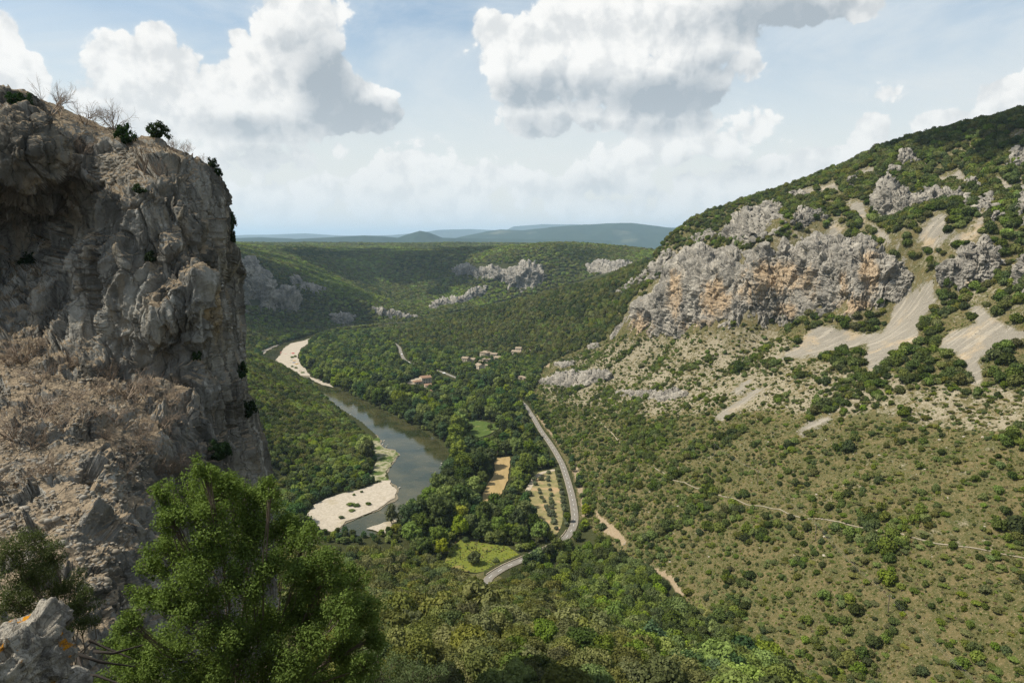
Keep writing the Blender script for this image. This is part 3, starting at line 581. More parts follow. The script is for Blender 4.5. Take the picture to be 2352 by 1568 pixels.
cliff_sheet('cliff', [c4(*p) for p in [(1240, 900), (1330, 905), (1450, 930), (1560, 960), (1700, 980)]], [c4(*p) for p in [(1240, 930), (1330, 960), (1450, 1000), (1560, 1000), (1700, 1010)]], 120, 30, 7, 20, M['far_rock'], seed=21)
cliff_sheet('cliff', [(1035, 625), (1050, 612), (1075, 606), (1090, 620), (1130, 610), (1160, 622), (1190, 605), (1225, 602), (1260, 625)], [(1035, 632), (1075, 640), (1130, 640), (1160, 655), (1190, 668), (1225, 665), (1260, 640)], 170, 50, 12, 26, M['far_rock'], seed=22)
cliff_sheet('cliff', [(1345, 612), (1380, 598), (1420, 600), (1455, 604)], [(1345, 630), (1380, 630), (1420, 620), (1455, 612)], 90, 30, 8, 20, M['far_rock'], seed=23)
cliff_sheet('cliff', [(985, 710), (1010, 685), (1030, 690), (1060, 680), (1085, 665), (1120, 655)], [(985, 716), (1010, 706), (1060, 700), (1120, 672)], 90, 30, 10, 22, M['far_rock'], seed=24)
print('cliffs', round(time.time() - T0, 1))
# ------------------------------------------------------------------ the near cliff on the left
SIL = [(140, -330), (190, -120), (205, -40), (211, 0), (214, 45), (222, 70), (232, 100), (243, 135), (262, 182), (290, 240), (312, 290), (316, 340), (330, 385), (338, 410), (346, 440), (364, 468), (384, 490), (420, 511), (450, 526), (480, 537), (520, 538), (545, 534), (565, 540), (585, 555), (620, 559), (680, 552), (740, 553), (800, 557), (860, 566), (900, 574), (940, 590), (1000, 602), (1060, 614), (1110, 618), (1200, 622), (1380, 632), (1500, 640), (1650, 650)]
ND = [(-300, 210, 88), (-150, 205, 86), (0, 220, 85), (60, 222, 84), (110, 245, 92), (160, 268, 93), (240, 300, 92), (310, 325, 88), (350, 330, 86), (440, 352, 84), (490, 392, 84), (520, 440, 86), (-200, 330, 76), (0, 300, 76), (60, 290, 76), (120, 330, 77), (95, 380, 76), (0, 400, 76), (130, 400, 80), (60, 430, 79),
      (-200, 480, 90), (0, 470, 94), (90, 480, 97), (170, 500, 92), (60, 560, 99), (150, 560, 93), (-100, 600, 97), (50, 610, 99), (130, 620, 93), (190, 280, 92), (240, 350, 88), (200, 380, 87), (260, 420, 83), (290, 385, 84), (250, 445, 78), (320, 420, 79), (310, 470, 77), (420, 410, 80), (400, 500, 78), (480, 500, 80), (530, 510, 85),
      (240, 520, 80), (230, 600, 77), (330, 560, 76), (330, 640, 75), (270, 700, 75), (430, 620, 75), (490, 650, 78), (505, 610, 83), (515, 650, 90), (548, 620, 92), (545, 690, 92), (100, 680, 86), (40, 720, 85), (180, 700, 82), (100, 760, 83), (200, 780, 77), (235, 850, 72), (340, 780, 73), (330, 850, 75), (420, 780, 73), (480, 790, 75), (500, 720, 76), (545, 800, 86), (525, 760, 84),
      (420, 950, 69), (480, 960, 71), (540, 930, 77), (560, 960, 82), (470, 1060, 69), (540, 1040, 73), (600, 1080, 84), (0, 810, 77), (-200, 800, 74), (100, 840, 72), (190, 880, 70), (0, 890, 68), (280, 900, 70), (340, 930, 69), (0, 980, 60), (150, 970, 61), (280, 980, 63), (380, 1030, 65), (-250, 1000, 56),
      (0, 1100, 53), (150, 1090, 53), (280, 1090, 57), (330, 1140, 57), (400, 1130, 64), (500, 1150, 68), (-200, 1150, 46), (0, 1190, 47), (150, 1200, 46), (250, 1230, 48), (300, 1200, 51), (340, 1260, 53), (0, 1290, 41), (130, 1300, 40), (250, 1320, 42), (300, 1370, 44), (-250, 1300, 37), (100, 1400, 35), (230, 1420, 37), (300, 1470, 39), (0, 1400, 34), (400, 1300, 60), (500, 1300, 68), (600, 1250, 80), (600, 1400, 76), (450, 1450, 58), (620, 1560, 70), (300, 1600, 35), (0, 1600, 28), (450, 1600, 52), (-300, 1600, 24)]
ND = np.array(ND, float); _nc = ND[:, :2] / 150.0; _q = len(_nc)
_B = np.zeros((_q + 3, _q + 3)); _B[:_q, :_q] = _phi(((_nc[:, None] - _nc[None]) ** 2).sum(-1)) + np.eye(_q) * .004; _B[:_q, _q] = 1; _B[:_q, _q + 1:] = _nc; _B[_q, :_q] = 1; _B[_q + 1:, :_q] = _nc.T
_nw = np.linalg.solve(_B, np.concatenate([np.log(ND[:, 2]), np.zeros(3)]))
def near_depth(px, py):
    u = np.stack([np.asarray(px, float).ravel(), np.asarray(py, float).ravel()], -1) / 150.0; out = np.empty(len(u))
    for a in range(0, len(u), 30000):
        b = u[a:a + 30000]; out[a:a + 30000] = _phi(((b[:, None] - _nc[None]) ** 2).sum(-1)) @ _nw[:_q] + _nw[_q] + b @ _nw[_q + 1:]
    return np.exp(out).reshape(np.shape(px))
NR, NCc, NB = 760, 520, 26
ry = np.concatenate([np.linspace(140, 350, 170, endpoint=False), np.linspace(350, 1650, NR - 170)])
sx = np.interp(ry, [p[0] for p in SIL], [p[1] for p in SIL])
ker = np.ones(5) / 5; sx = np.convolve(np.pad(sx, 2, 'edge'), ker, 'valid')
sx = sx + 5 * fbm(np.c_[ry * .03, ry * 0, ry * 0 + 3], 4)
s = np.linspace(0, 1, NCc) ** .92
PX = -340 + (sx[:, None] + 340) * s[None]; PY = np.repeat(ry[:, None], NCc, 1)
YD = near_depth(PX, PY) * (1 + .07 * s[None] ** 14)
q = np.linspace(0, 1, NB + 1)[1:]
PXb = sx[:, None] - 34 * q[None] ** 1.5; PYb = ry[:, None] + 46 * q[None] ** 1.6; YB = YD[:, -1:] + 14 * q[None] ** 1.2
PX = np.concatenate([PX, PXb], 1); PY = np.concatenate([PY, PYb], 1); YD = np.concatenate([YD, YB], 1); NT_ = NCc + NB
r, f, z = ratio(PX, PY); kk = YD / f; P = np.stack([r * kk, YD, z * kk], -1)
nrm = np.cross(np.gradient(P, axis=1), np.gradient(P, axis=0)); nrm /= np.linalg.norm(nrm, axis=2)[..., None] + 1e-9
if nrm[:, :NCc, 1].mean() > 0: nrm = -nrm
nrm[:, NCc:] = nrm[:, NCc - 3:NCc - 2]
SCR = [[(-340, 830), (120, 838), (190, 850), (260, 900), (330, 930), (400, 1050), (345, 1090), (300, 1130), (320, 1220), (250, 1330), (330, 1420), (330, 1660), (-340, 1660)], [(75, 215), (160, 255), (250, 300), (305, 330), (330, 400), (290, 420), (250, 430), (190, 420), (150, 330), (110, 270)]]
scr = np.maximum(smooth(18, -18, sdist(PX, PY, SCR[0])), smooth(12, -12, sdist(PX, PY, SCR[1]))).ravel()
# rock ribs standing out of the scree
RIB = smooth(16, -10, seg_dist(PX, PY, [(190, 1000), (260, 1110), (300, 1180), (240, 1300), (210, 1400)]) - 34).ravel()
scr = scr * (1 - .85 * RIB) * (1 - .8 * smooth(.02, .22, fbm(np.c_[PX.ravel() * .011, PY.ravel() * .016, PX.ravel() * 0 + 2.5], 4)))
V = P.reshape(-1, 3)
wv = V + 1.6 * np.stack([fbm(V / 5, 3), fbm(V / 5 + 50, 3), fbm(V / 5 + 90, 3)], -1)
big = 1.0 * (ridged(wv / np.array([8, 8, 30]), 3) - .5) + .5 * fbm(wv / np.array([3.5, 3.5, 9]), 3)
big += 2.4 * facets(wv / np.array([5.5, 5.5, 19.0]), 3) + .7 * facets(wv / np.array([2.3, 2.3, 7.0]), 5)
_, e2, _ = cells(wv / np.array([4.0, 4.0, 14.0]), 9); e1, e2, _ = cells(wv / np.array([4.0, 4.0, 14.0]), 9)
big -= 1.1 * (1 - smooth(0, .07, e2 - e1))
med = .30 * facets(wv / np.array([.95, .95, 2.4]), 8) + .13 * facets(wv / np.array([.42, .42, .6]), 11)
e1, e2, _ = cells(wv / np.array([1.6, 1.6, 4.0]), 12); med -= .28 * (1 - smooth(0, .06, e2 - e1))
fine = .12 * fbm(wv / .5, 3)
FACE = (smooth(210, 290, PX) * smooth(470, 600, PY)).ravel()
big = big * (1 - .5 * FACE) + FACE * (1.5 * (ridged(wv / np.array([4.5, 4.5, 60.0]), 3) - .5) + .9 * facets(wv / np.array([2.6, 2.6, 26.0]), 21)); med = med * (1 - .5 * FACE) + FACE * .3 * facets(wv / np.array([.9, .9, 7.0]), 23)
c1, c2, cv = cells(V / .62, 4); st = .3 * (.55 - c1) * (.5 + cv)
d = (1 - scr) * (big + med + fine) + scr * (.8 * fbm(V / 4.0, 3) + .7 * np.maximum(facets(wv / np.array([3.2, 3.2, 2.2]), 6) - .2, 0) + .16 * facets(wv / .9, 7) + .8 * st)
edge = np.ones((NR, NT_)); edge[:, :NCc] = (1 - .5 * smooth(.9, 1.0, s))[None]; edge[:, NCc:] = np.linspace(.5, .2, NB)[None]
P = P + nrm * (d.reshape(NR, NT_) * edge)[..., None]
me = mesh_np('cliff', P.reshape(-1, 3), [grid_faces(NR, NT_)[:, ::-1]], False)
oc = np.zeros(NR * NT_)
for (cx_, cy_, rx, ry_, s_) in [(440, 560, 60, 70, .5), (480, 700, 14, 120, .8), (380, 470, 60, 30, .4), (350, 640, 40, 60, .3), (90, 420, 60, 20, .4), (270, 590, 30, 40, .5), (500, 560, 30, 60, .4)]:
    oc = np.maximum(oc, s_ * np.clip(1.25 - np.hypot((PX.ravel() - cx_) / rx, (PY.ravel() - cy_) / ry_), 0, 1))
attr(me, 'ochre', oc); attr(me, 'scree', scr)
tag(add('cliff', me, M['near_rock']), kind='structure')
NEARP = P[:, :NCc]; NPX, NPY = project(NEARP[..., 0], NEARP[..., 1], NEARP[..., 2])
def on_near(px, py):
    i = np.argmin(((NPX - px) ** 2 + (NPY - py) ** 2)); return NEARP.reshape(-1, 3)[i].copy()
# ------------------------------------------------------------------ boulders in the left corner
def blob_rock(name, outline, Y, thick, amp, mat, label, seed, n=90):
    o = np.array(outline, float); c = o.mean(0); a = np.arctan2(-(o[:, 1] - c[1]), o[:, 0] - c[0]); R = np.hypot(*(o - c).T); i = np.argsort(a); a = a[i]; R = R[i]
    a = np.r_[a[-1] - 2 * np.pi, a, a[0] + 2 * np.pi]; R = np.r_[R[-1], R, R[0]]
    th = np.linspace(-np.pi, np.pi, 2 * n, endpoint=False); ph = np.linspace(0, np.pi, n)
    TH, PH = np.meshgrid(th, ph); rr = np.interp(TH, a, R)
    sp = np.sin(PH) ** .75
    px = c[0] + rr * np.cos(TH) * sp; py = c[1] - rr * np.sin(TH) * sp
    D = Y - thick * np.cos(PH)
    r, f, z = ratio(px, py); kk = Y / ratio(c[0], c[1])[1]
    P = np.stack([r * kk, D, z * kk], -1)
    ctr = P.reshape(-1, 3).mean(0); V = P.reshape(-1, 3); dirv = V - ctr; dirv /= np.linalg.norm(dirv, axis=1)[:, None] + 1e-9
    c1, c2, cv = cells(V * 2.4, seed)
    d = amp * (.6 * fbm(V * 2.2 + seed, 4) + .3 * (ridged(V * 6 + seed, 4) - .6) + .9 * facets(V * 3.2, seed) + .45 * facets(V * 8, seed + 2) + .2 * facets(V * 19, seed + 4)) + amp * .22 * fbm(V * 26, 4)
    V = V + dirv * d[:, None]
    nn = 2 * n; F_ = []
    for j in range(n - 1):
        for i_ in range(nn): F_.append((j * nn + i_, (j + 1) * nn + i_, (j + 1) * nn + (i_ + 1) % nn, j * nn + (i_ + 1) % nn))
    o_ = add(name, mesh_np(name, V - ctr, [np.array(F_)], True), mat); o_.location = ctr
    return tag(o_, label, 'boulder')
m, k = new_mat('lichened_limestone'); Pp = k('ShaderNodeNewGeometry').outputs['Position']
n1 = k.noise(Pp, 3.0, 6, .65); n2 = k.noise(Pp, 14, 5, .7); n3 = k.noise(k.v('ADD', Pp, (3.3, 1.1, 8.2)), 3.6, 4, .5, .6); n4 = k.noise(Pp, 7, 4, .6)
c = k.mix(k.ss(n1, .35, .65), (.47, .43, .355), (.25, .23, .195)); c = k.mix(k.m('MULTIPLY', k.ss(n2, .46, .64), .7), c, (.15, .14, .12)); c = k.mix(k.m('MULTIPLY', k.ss(n4, .6, .7), .6), c, (.10, .09, .08))
c = k.mix(k.ss(k.m('ADD', n3, k.m('MULTIPLY_ADD', n2, .16, -.08)), .61, .645), c, k.mix(n2, (.48, .19, .01), (.62, .30, .04)))
n5 = k.noise(Pp, 34, 5, .75); vv = k('ShaderNodeTexVoronoi', Vector=k.v('ADD', Pp, k.v('SCALE', k.noise(Pp, 6, 3, .6, out=1), None, .12)), Scale=9.0, _feature='DISTANCE_TO_EDGE').outputs['Distance']
c = k.mix(k.m('MULTIPLY', k.ss(n5, .54, .66), .75), c, (.12, .105, .085)); c = k.mix(k.m('MULTIPLY', k.ss(vv, .05, .0), .6), c, (.10, .09, .075))
bp = k('ShaderNodeBump', Strength=1.0, Distance=.05, Height=k.m('ADD', k.m('ADD', n2, n1), k.m('MULTIPLY', n5, .6)))
finish(m, k, k('ShaderNodeBsdfDiffuse', Color=c, Roughness=.5, Normal=bp.outputs[0]).outputs[0]); M['lichen'] = m
blob_rock('boulder', [(-170, 1590), (-90, 1500), (-10, 1470), (30, 1444), (58, 1432), (78, 1462), (104, 1500), (124, 1540), (130, 1570), (100, 1610), (30, 1640), (-80, 1670)], 3.9, .42, .085, M['lichen'], 'pale pointed boulder with orange lichen in the bottom left corner', 1)
blob_rock('boulder', [(60, 1580), (105, 1566), (140, 1564), (165, 1575), (190, 1610), (150, 1650), (60, 1650)], 4.2, .25, .05, M['lichen'], 'small pale rock lying at the right foot of the lichened boulder', 2, 60)
print('near cliff', round(time.time() - T0, 1))
# ------------------------------------------------------------------ foliage meshes
def ico(sub):
    bm = bmesh.new(); bmesh.ops.create_icosphere(bm, subdivisions=sub, radius=1.0)
    V = np.array([v.co for v in bm.verts]); T = np.array([[v.index for v in f.verts] for f in bm.faces]); bm.free(); return V, T
ICO = {1: ico(1), 2: ico(2)}
def unit(v): return v / (np.linalg.norm(v, axis=-1)[..., None] + 1e-9)
def leaf_cards(pos, nrm, size, rg, aspect=1.0):
    n = len(pos); a = unit(np.cross(nrm, rg.normal(size=(n, 3)))); b = np.cross(nrm, a); s = (size * rg.uniform(.6, 1.4, n))[:, None]
    V = np.stack([pos - a * s, pos - b * s * aspect, pos + a * s, pos + b * s * aspect], 1).reshape(-1, 3)
    return V, np.arange(n * 4).reshape(n, 4)
def crown_geo(seed, nclump, per, leaf, zs=.85, lo=-.45, rc=(.30, .46), shell=(.45, .72), sub=1, jit=.55, cone=0.0, loose=.3):
    """a crown of unit radius about the origin: dark clump cores with leaf sprays on them"""
    rg = np.random.default_rng(seed); C = []; R = []
    while len(C) < nclump:
        v = unit(rg.normal(size=3)); 
        if v[2] < lo: continue
        c = v * rg.uniform(*shell); r = rg.uniform(*rc)
        if cone: c[:2] *= 1 - cone * (c[2] * .5 + .5); r *= 1 - .5 * cone * (c[2] * .5 + .5)
        c[2] *= zs
        if any(np.linalg.norm(c - c0) < .42 * (r + r0) for c0, r0 in zip(C, R)) and rg.random() < .85: continue
        C.append(c); R.append(r)
    C.append(np.array([0, 0, -.05])); R.append(.5)
    Vs, Fq, Ft, n0 = [], [], [], 0
    iv, it = ICO[sub]
    for c, r in zip(C, R):
        v = iv * r * .80 * (1 + .22 * rg.normal(size=(len(iv), 1))) + c; Vs.append(v); Ft.append(it + n0); n0 += len(v)
    Ca = np.array(C); Ra = np.array(R)
    for j, (c, r) in enumerate(zip(C[:-1], R[:-1])):
        n = int(per * (r / .38) ** 2); v = unit(rg.normal(size=(n * 2, 3)) + np.array([0, 0, .25])); p = c + v * r * rg.uniform(.82, 1.0 + loose, (len(v), 1))
        keep = np.ones(len(p), bool)
        for i in range(len(C) - 1):
            if i != j: keep &= np.linalg.norm(p - C[i], axis=1) > .78 * R[i]
        p, v = p[keep][:n], v[keep][:n]
        nn = unit(v + jit * rg.normal(size=v.shape)); lv, lf = leaf_cards(p, nn, leaf, rg); Vs.append(lv); Fq.append(lf + n0); n0 += len(lv)
    return np.concatenate(Vs), np.concatenate(Ft), np.concatenate(Fq)
def crown_mesh(name, seed, off=0.0, **kw):
    V, t, q_ = crown_geo(seed, **kw); V = V + (0, 0, off); return mesh_np(name, V, [t, q_])
def tube(pts, rads, n=5):
    P = np.asarray(pts, float); V = []; 
    for i, p in enumerate(P):
        d = unit((P[min(i + 1, len(P) - 1)] - P[max(i - 1, 0)])[None])[0]; a = np.cross(d, (0.3, 0.9, 0.2) if abs(d[0]) < .9 else (0, 0, 1)); a /= np.linalg.norm(a); b = np.cross(d, a)
        for j in range(n): t = 2 * np.pi * j / n; V.append(p + rads[i] * (a * np.cos(t) + b * np.sin(t)))
    Fq = [(i * n + j, i * n + (j + 1) % n, (i + 1) * n + (j + 1) % n, (i + 1) * n + j) for i in range(len(P) - 1) for j in range(n)]
    return np.array(V), np.array(Fq)
def join_tubes(lst):
    Vs, Fs, n = [], [], 0
    for V, F_ in lst: Vs.append(V); Fs.append(F_ + n); n += len(V)
    return np.concatenate(Vs), np.concatenate(Fs)
def trunk_mesh(seed, h=1.0, r=.06, limbs=5):
    rg = np.random.default_rng(seed); T = []
    p = [np.array([0, 0, -.05]), np.array([.02, .01, .35 * h]), np.array(rg.normal(size=3) * .05 + (0, 0, .75 * h)), np.array(rg.normal(size=3) * .08 + (0, 0, 1.15 * h))]
    T.append(tube(p, [r, r * .8, r * .55, r * .25]))
    for i in range(limbs):
        a = rg.uniform(0, 6.28); b = p[1] + (p[2] - p[1]) * rg.uniform(0, 1); e = b + np.array([math.cos(a) * .45, math.sin(a) * .45, rg.uniform(.25, .55)])
        T.append(tube([b, (b + e) / 2 + (0, 0, .06), e], [r * .45, r * .32, r * .12], 4))
    V, F_ = join_tubes(T); return mesh_np('trunk', V, [F_], True)
CR = {}
CR['oak0'] = [crown_mesh('crown', 100 + i, nclump=26, per=130, leaf=.052, zs=.8, lo=-.35, sub=2, rc=(.22, .40), loose=.22) for i in range(4)]
CR['oak1'] = [crown_mesh('crown', 120 + i, nclump=17, per=62, leaf=.082, zs=.8, lo=-.35) for i in range(4)]
CR['tall0'] = [crown_mesh('crown', 140 + i, nclump=32, per=75, leaf=.062, zs=1.25, lo=-.75, rc=(.20, .36), shell=(.5, .82), loose=.25) for i in range(5)]
CR['pine'] = [crown_mesh('crown', 150 + i, nclump=16, per=60, leaf=.07, zs=1.7, lo=-.8, rc=(.18, .3), shell=(.35, .8), cone=.55) for i in range(2)]
CR['shrub'] = [crown_mesh('shrub', 160 + i, off=.42, nclump=9, per=62, leaf=.10, zs=.85, lo=-.1, rc=(.30, .5), shell=(.35, .66), loose=.25) for i in range(5)]
CR['far'] = [crown_mesh('crown', 180 + i, off=.35, nclump=7, per=16, leaf=.17, zs=.75, lo=-.1, rc=(.35, .55), shell=(.3, .6)) for i in range(4)]
def tuft_mesh(seed):
    rg = np.random.default_rng(seed); n = 26; a = rg.uniform(0, 6.28, n); t = rg.uniform(.2, 1.0, n)
    p = np.stack([np.cos(a) * t * .7, np.sin(a) * t * .7, rg.uniform(.1, .75, n) * (1.1 - t)], -1); V, F_ = leaf_cards(p, unit(p + rg.normal(size=p.shape) * .6 + (0, 0, .4)), .26, rg); return mesh_np('tuft', V, [F_])
CR['tuft'] = [tuft_mesh(i) for i in range(3)]
TRUNK = [trunk_mesh(i) for i in range(4)]
for t in TRUNK: t.materials.append(M['bark'])
print('protos', round(time.time() - T0, 1))
HID = bpy.data.collections.new('foliage_sources')
_coll_cache = {}
def source_collection(kind, hues):
    key = (kind, tuple(hues))
    if key not in _coll_cache:
        c = bpy.data.collections.new('foliage_' + kind + '_' + str(len(_coll_cache))); i = 0
        for h in hues:
            for me in CR[kind]:
                mm = me.copy(); mm.materials.append(M['leaf_' + h]) if not h.startswith('@') else mm.materials.append(M[h[1:]])
                o = bpy.data.objects.new('%03d_source' % i, mm); c.objects.link(o); i += 1
        _coll_cache[key] = (c, i)
    return _coll_cache[key]
def hue_patch(P, n, sc=.012, seed=0):
    f_ = fbm(np.c_[P[:, :2] * sc, np.full(len(P), 3.3 + seed)], 3) * 1.6 + .5 + rng.normal(size=len(P)) * .16
    return np.clip((f_ * n).astype(int), 0, n - 1)
def stuff(name, label, cat, pts, scl, kind, hues, hue_idx=None, zsq=None):
    """countless plants: one object whose points carry copies of a few crowns"""
    if not len(pts): return
    c, n = source_collection(kind, hues); nv = len(CR[kind])
    me = bpy.data.meshes.new(name); me.vertices.add(len(pts)); me.vertices.foreach_set('co', np.asarray(pts, np.float32).ravel())
    attr(me, 'size', scl); attr(me, 'turn', rng.uniform(0, 6.283, len(pts))); attr(me, 'tall', zsq if zsq is not None else rng.uniform(.8, 1.2, len(pts)))
    hi = rng.integers(0, len(hues), len(pts)) if hue_idx is None else hue_idx
    a = me.attributes.new('pick', 'INT', 'POINT'); a.data.foreach_set('value', (hi * nv + rng.integers(0, nv, len(pts))).astype(np.int32))
    o = add(name, me)
    ng = bpy.data.node_groups.new(name, 'GeometryNodeTree'); ng.interface.new_socket('Geometry', in_out='INPUT', socket_type='NodeSocketGeometry'); ng.interface.new_socket('Geometry', in_out='OUTPUT', socket_type='NodeSocketGeometry')
    k = NT(ng); gi = k('NodeGroupInput'); go = k('NodeGroupOutput')
    def na(nm, t='FLOAT'):
        nd = k('GeometryNodeInputNamedAttribute', _data_type=t); nd.inputs[0].default_value = nm; return nd.outputs[0]
    ci = k('GeometryNodeCollectionInfo'); ci.inputs[0].default_value = c; ci.inputs[1].default_value = True; ci.inputs[2].default_value = True
    ip = k('GeometryNodeInstanceOnPoints'); k.link(gi.outputs[0], ip.inputs['Points']); k.link(ci.outputs[0], ip.inputs['Instance']); ip.inputs['Pick Instance'].default_value = True
    k.link(na('pick', 'INT'), ip.inputs['Instance Index'])
    rot = k('ShaderNodeCombineXYZ'); k.link(na('turn'), rot.inputs[2]); k.link(rot.outputs[0], ip.inputs['Rotation'])
    sz = k('ShaderNodeCombineXYZ'); s_ = na('size'); k.link(s_, sz.inputs[0]); k.link(s_, sz.inputs[1]); k.link(k.m('MULTIPLY', s_, na('tall')), sz.inputs[2]); k.link(sz.outputs[0], ip.inputs['Scale'])
    k.link(ip.outputs[0], go.inputs[0])
    o.modifiers.new('plants', 'NODES').node_group = ng
    tag(o, label, cat, kind='stuff'); return o
_mesh_cache = {}
def hued(me, hue):
    key = (me.name, hue)
    if key not in _mesh_cache:
        mm = me.copy(); mm.materials.clear(); mm.materials.append(M['leaf_' + hue] if 'leaf_' + hue in M else M[hue]); _mesh_cache[key] = mm
    return _mesh_cache[key]
def plant_tree(name, cat, p, R, hue, kind, label, group, zs=1.0, lift=None, rz=None, thick=1.0):
    """tree > trunk, crown; p on the ground, R crown radius, lift height of the crown centre above ground in crown radii"""
    root = empty(name, p, rng.uniform(0, 6.28) if rz is None else rz); tag(root, label, cat, group)
    lift = (.85 if kind.startswith('oak') else 1.35) * zs if lift is None else lift
    c = bpy.data.objects.new('crown', hued(CR[kind][rng.integers(len(CR[kind]))], hue)); COL.objects.link(c); c.parent = root; c.location = (0, 0, lift * R); c.scale = (R, R, R * zs)
    t = bpy.data.objects.new('trunk', TRUNK[rng.integers(4)]); COL.objects.link(t); t.parent = root; t.scale = (R * thick, R * thick, R * lift)
    return root
def plant_shrub(name, cat, p, R, hue, label, group, zs=1.0, kind='shrub'):
    o = bpy.data.objects.new(name, hued(CR[kind][rng.integers(len(CR[kind]))], hue)); COL.objects.link(o); o.location = p; o.scale = (R, R, R * zs); o.rotation_euler = (0, 0, rng.uniform(0, 6.28))
    return tag(o, label, cat, group)
def jitter(x0, x1, y0, y1, step):
    X, Y = np.meshgrid(np.arange(x0, x1, step), np.arange(y0, y1, step)); X = X.ravel() + rng.uniform(-.5, .5, X.size) * step; Y = Y.ravel() + rng.uniform(-.5, .5, Y.size) * step
    return X, Y
def drop(X, Y): return np.stack([X, Y, H(X, Y)], -1)
CLIFF_POLYS = [MAIN_TOP + MAIN_BOT[::-1]] + [[cpx(*p) for p in q_] for q_ in ([(1280, 1230), (1400, 1110), (1540, 975), (1640, 965), (1770, 1080), (1660, 1240), (1600, 1290), (1520, 1320), (1400, 1300), (1310, 1260)], [(870, 770), (905, 545), (960, 535), (1030, 640), (1130, 690), (1240, 635), (1400, 650), (1490, 670), (1480, 700), (1200, 730), (1100, 790), (940, 830)], [(1475, 760), (1495, 670), (1520, 650), (1545, 760)], [(1550, 770), (1590, 690), (1700, 660), (1700, 770)], [(1030, 450), (1055, 350), (1090, 335), (1150, 400), (1190, 450)], [(1790, 450), (1830, 350), (1990, 320), (2000, 450)], [(300, 870), (310, 790), (430, 755), (460, 820)])] + [[c7(*p) for p in [(670, 760), (760, 640), (850, 590), (960, 595), (1020, 660), (960, 740), (900, 775), (800, 775)]], [c4(*p) for p in [(-100, 480), (60, 470), (130, 440), (260, 640), (480, 740), (590, 800), (590, 930), (320, 910), (60, 880), (-100, 880)]], [(1040, 625), (1075, 606), (1190, 605), (1225, 602), (1258, 628), (1225, 664), (1190, 666), (1130, 640), (1050, 630)], [d8(*p) for p in [(110, 440), (290, 385), (470, 372), (640, 365), (680, 415), (450, 475), (290, 475)]], [d8(*p) for p in [(720, 535), (900, 515), (1290, 528), (1180, 570), (1050, 595), (900, 555)]], [c4(*p) for p in [(880, 1000), (1020, 950), (1110, 990), (1020, 1050)]], [c4(*p) for p in [(1250, 905), (1560, 960), (1690, 985), (1560, 995), (1330, 950)]], [(1350, 612), (1380, 600), (1450, 604), (1380, 628)]]
def in_any(px, py, polys):
    r = np.zeros(np.shape(px), bool)
    for p in polys: r |= inside(px, py, p)
    return r
HOUSE_SPOTS = []   # x, y, radius to keep free of trees (filled by pixel below)
HPX = [(962, 882, 17), (985, 905, 9), (948, 890, 12), (1113, 816, 11), (1077, 829, 9), (1092, 832, 8), (1128, 818, 8), (1116, 834, 9), (1104, 845, 9), (1186, 808, 12), (985, 801, 7), (1010, 801, 4), (1198, 870, 7), (1093, 838, 6), (913, 832, 5), (935, 818, 6), (990, 833, 4), (820, 803, 5), (1083, 858, 6), (1030, 862, 5), (1140, 812, 5)]
for px_, py_, r_ in HPX:
    x_, y_, z_ = cast(px_, py_, 300); HOUSE_SPOTS.append((x_[0], y_[0], r_ * .82))
def clear_of(x, y, extra=0.0):
    ok = np.ones(x.shape, bool)
    for hx, hy, hr in HOUSE_SPOTS: ok &= np.hypot(x - hx, (y - hy + 4) * .8) > hr + extra
    return ok
def clear_view(x, y, z, radius):
    """drop trees standing right in front of the houses and road as the photograph shows them"""
    return np.ones(x.shape, bool)
FIELD_PX = [(1137, 1052), (1172, 1050), (1170, 1075), (1166, 1105), (1148, 1130), (1120, 1140), (1108, 1148), (1120, 1115), (1136, 1085)]
KEEP = [FIELD_PX, [(1072, 996), (1070, 980), (1082, 968), (1110, 970), (1138, 977), (1146, 984), (1120, 998), (1090, 1006)], [(1030, 1298), (1034, 1264), (1060, 1242), (1120, 1252), (1160, 1258), (1190, 1278), (1165, 1292), (1110, 1310)],
        [(1228, 1150), (1222, 1105), (1268, 1080), (1284, 1085), (1295, 1110), (1305, 1150), (1310, 1185), (1300, 1212), (1280, 1228), (1262, 1205)],
        [(1214, 955), (1232, 955), (1250, 985), (1280, 1022), (1304, 1062), (1318, 1100), (1326, 1150), (1330, 1192), (1322, 1208), (1308, 1206), (1312, 1180), (1300, 1110), (1285, 1068), (1262, 1030), (1240, 990)], [(1116, 1332), (1140, 1308), (1170, 1292), (1192, 1283), (1190, 1292), (1160, 1312), (1130, 1336)],
        [(1012, 850), (1046, 864), (1044, 870), (1010, 858)], [(914, 795), (922, 797), (930, 822), (922, 824)], [(668, 789), (700, 782), (708, 789), (692, 800), (684, 815), (688, 835), (702, 848), (712, 862), (690, 862), (662, 850), (636, 826), (655, 800)],
        [(712, 1185), (730, 1160), (780, 1138), (840, 1120), (893, 1103), (911, 1124), (906, 1142), (870, 1165), (800, 1193)], [(800, 1205), (880, 1165), (912, 1120), (890, 1085), (915, 1045), (870, 1010), (800, 950), (720, 880), (740, 892), (855, 950), (950, 1000), (1005, 1045), (1010, 1070), (980, 1105), (945, 1140), (925, 1150), (905, 1185), (860, 1205)],
        [(938, 882), (945, 870), (968, 858), (990, 868), (992, 880), (972, 884)], [(1064, 829), (1066, 822), (1080, 820), (1080, 828)], [(1104, 815), (1106, 806), (1124, 806), (1124, 815)], [(1130, 818), (1142, 814), (1142, 822)], [(1094, 846), (1096, 838), (1110, 838), (1110, 844)], [(1174, 812), (1180, 798), (1204, 798), (1204, 812)], [(1192, 870), (1192, 862), (1208, 864), (1208, 872)]]
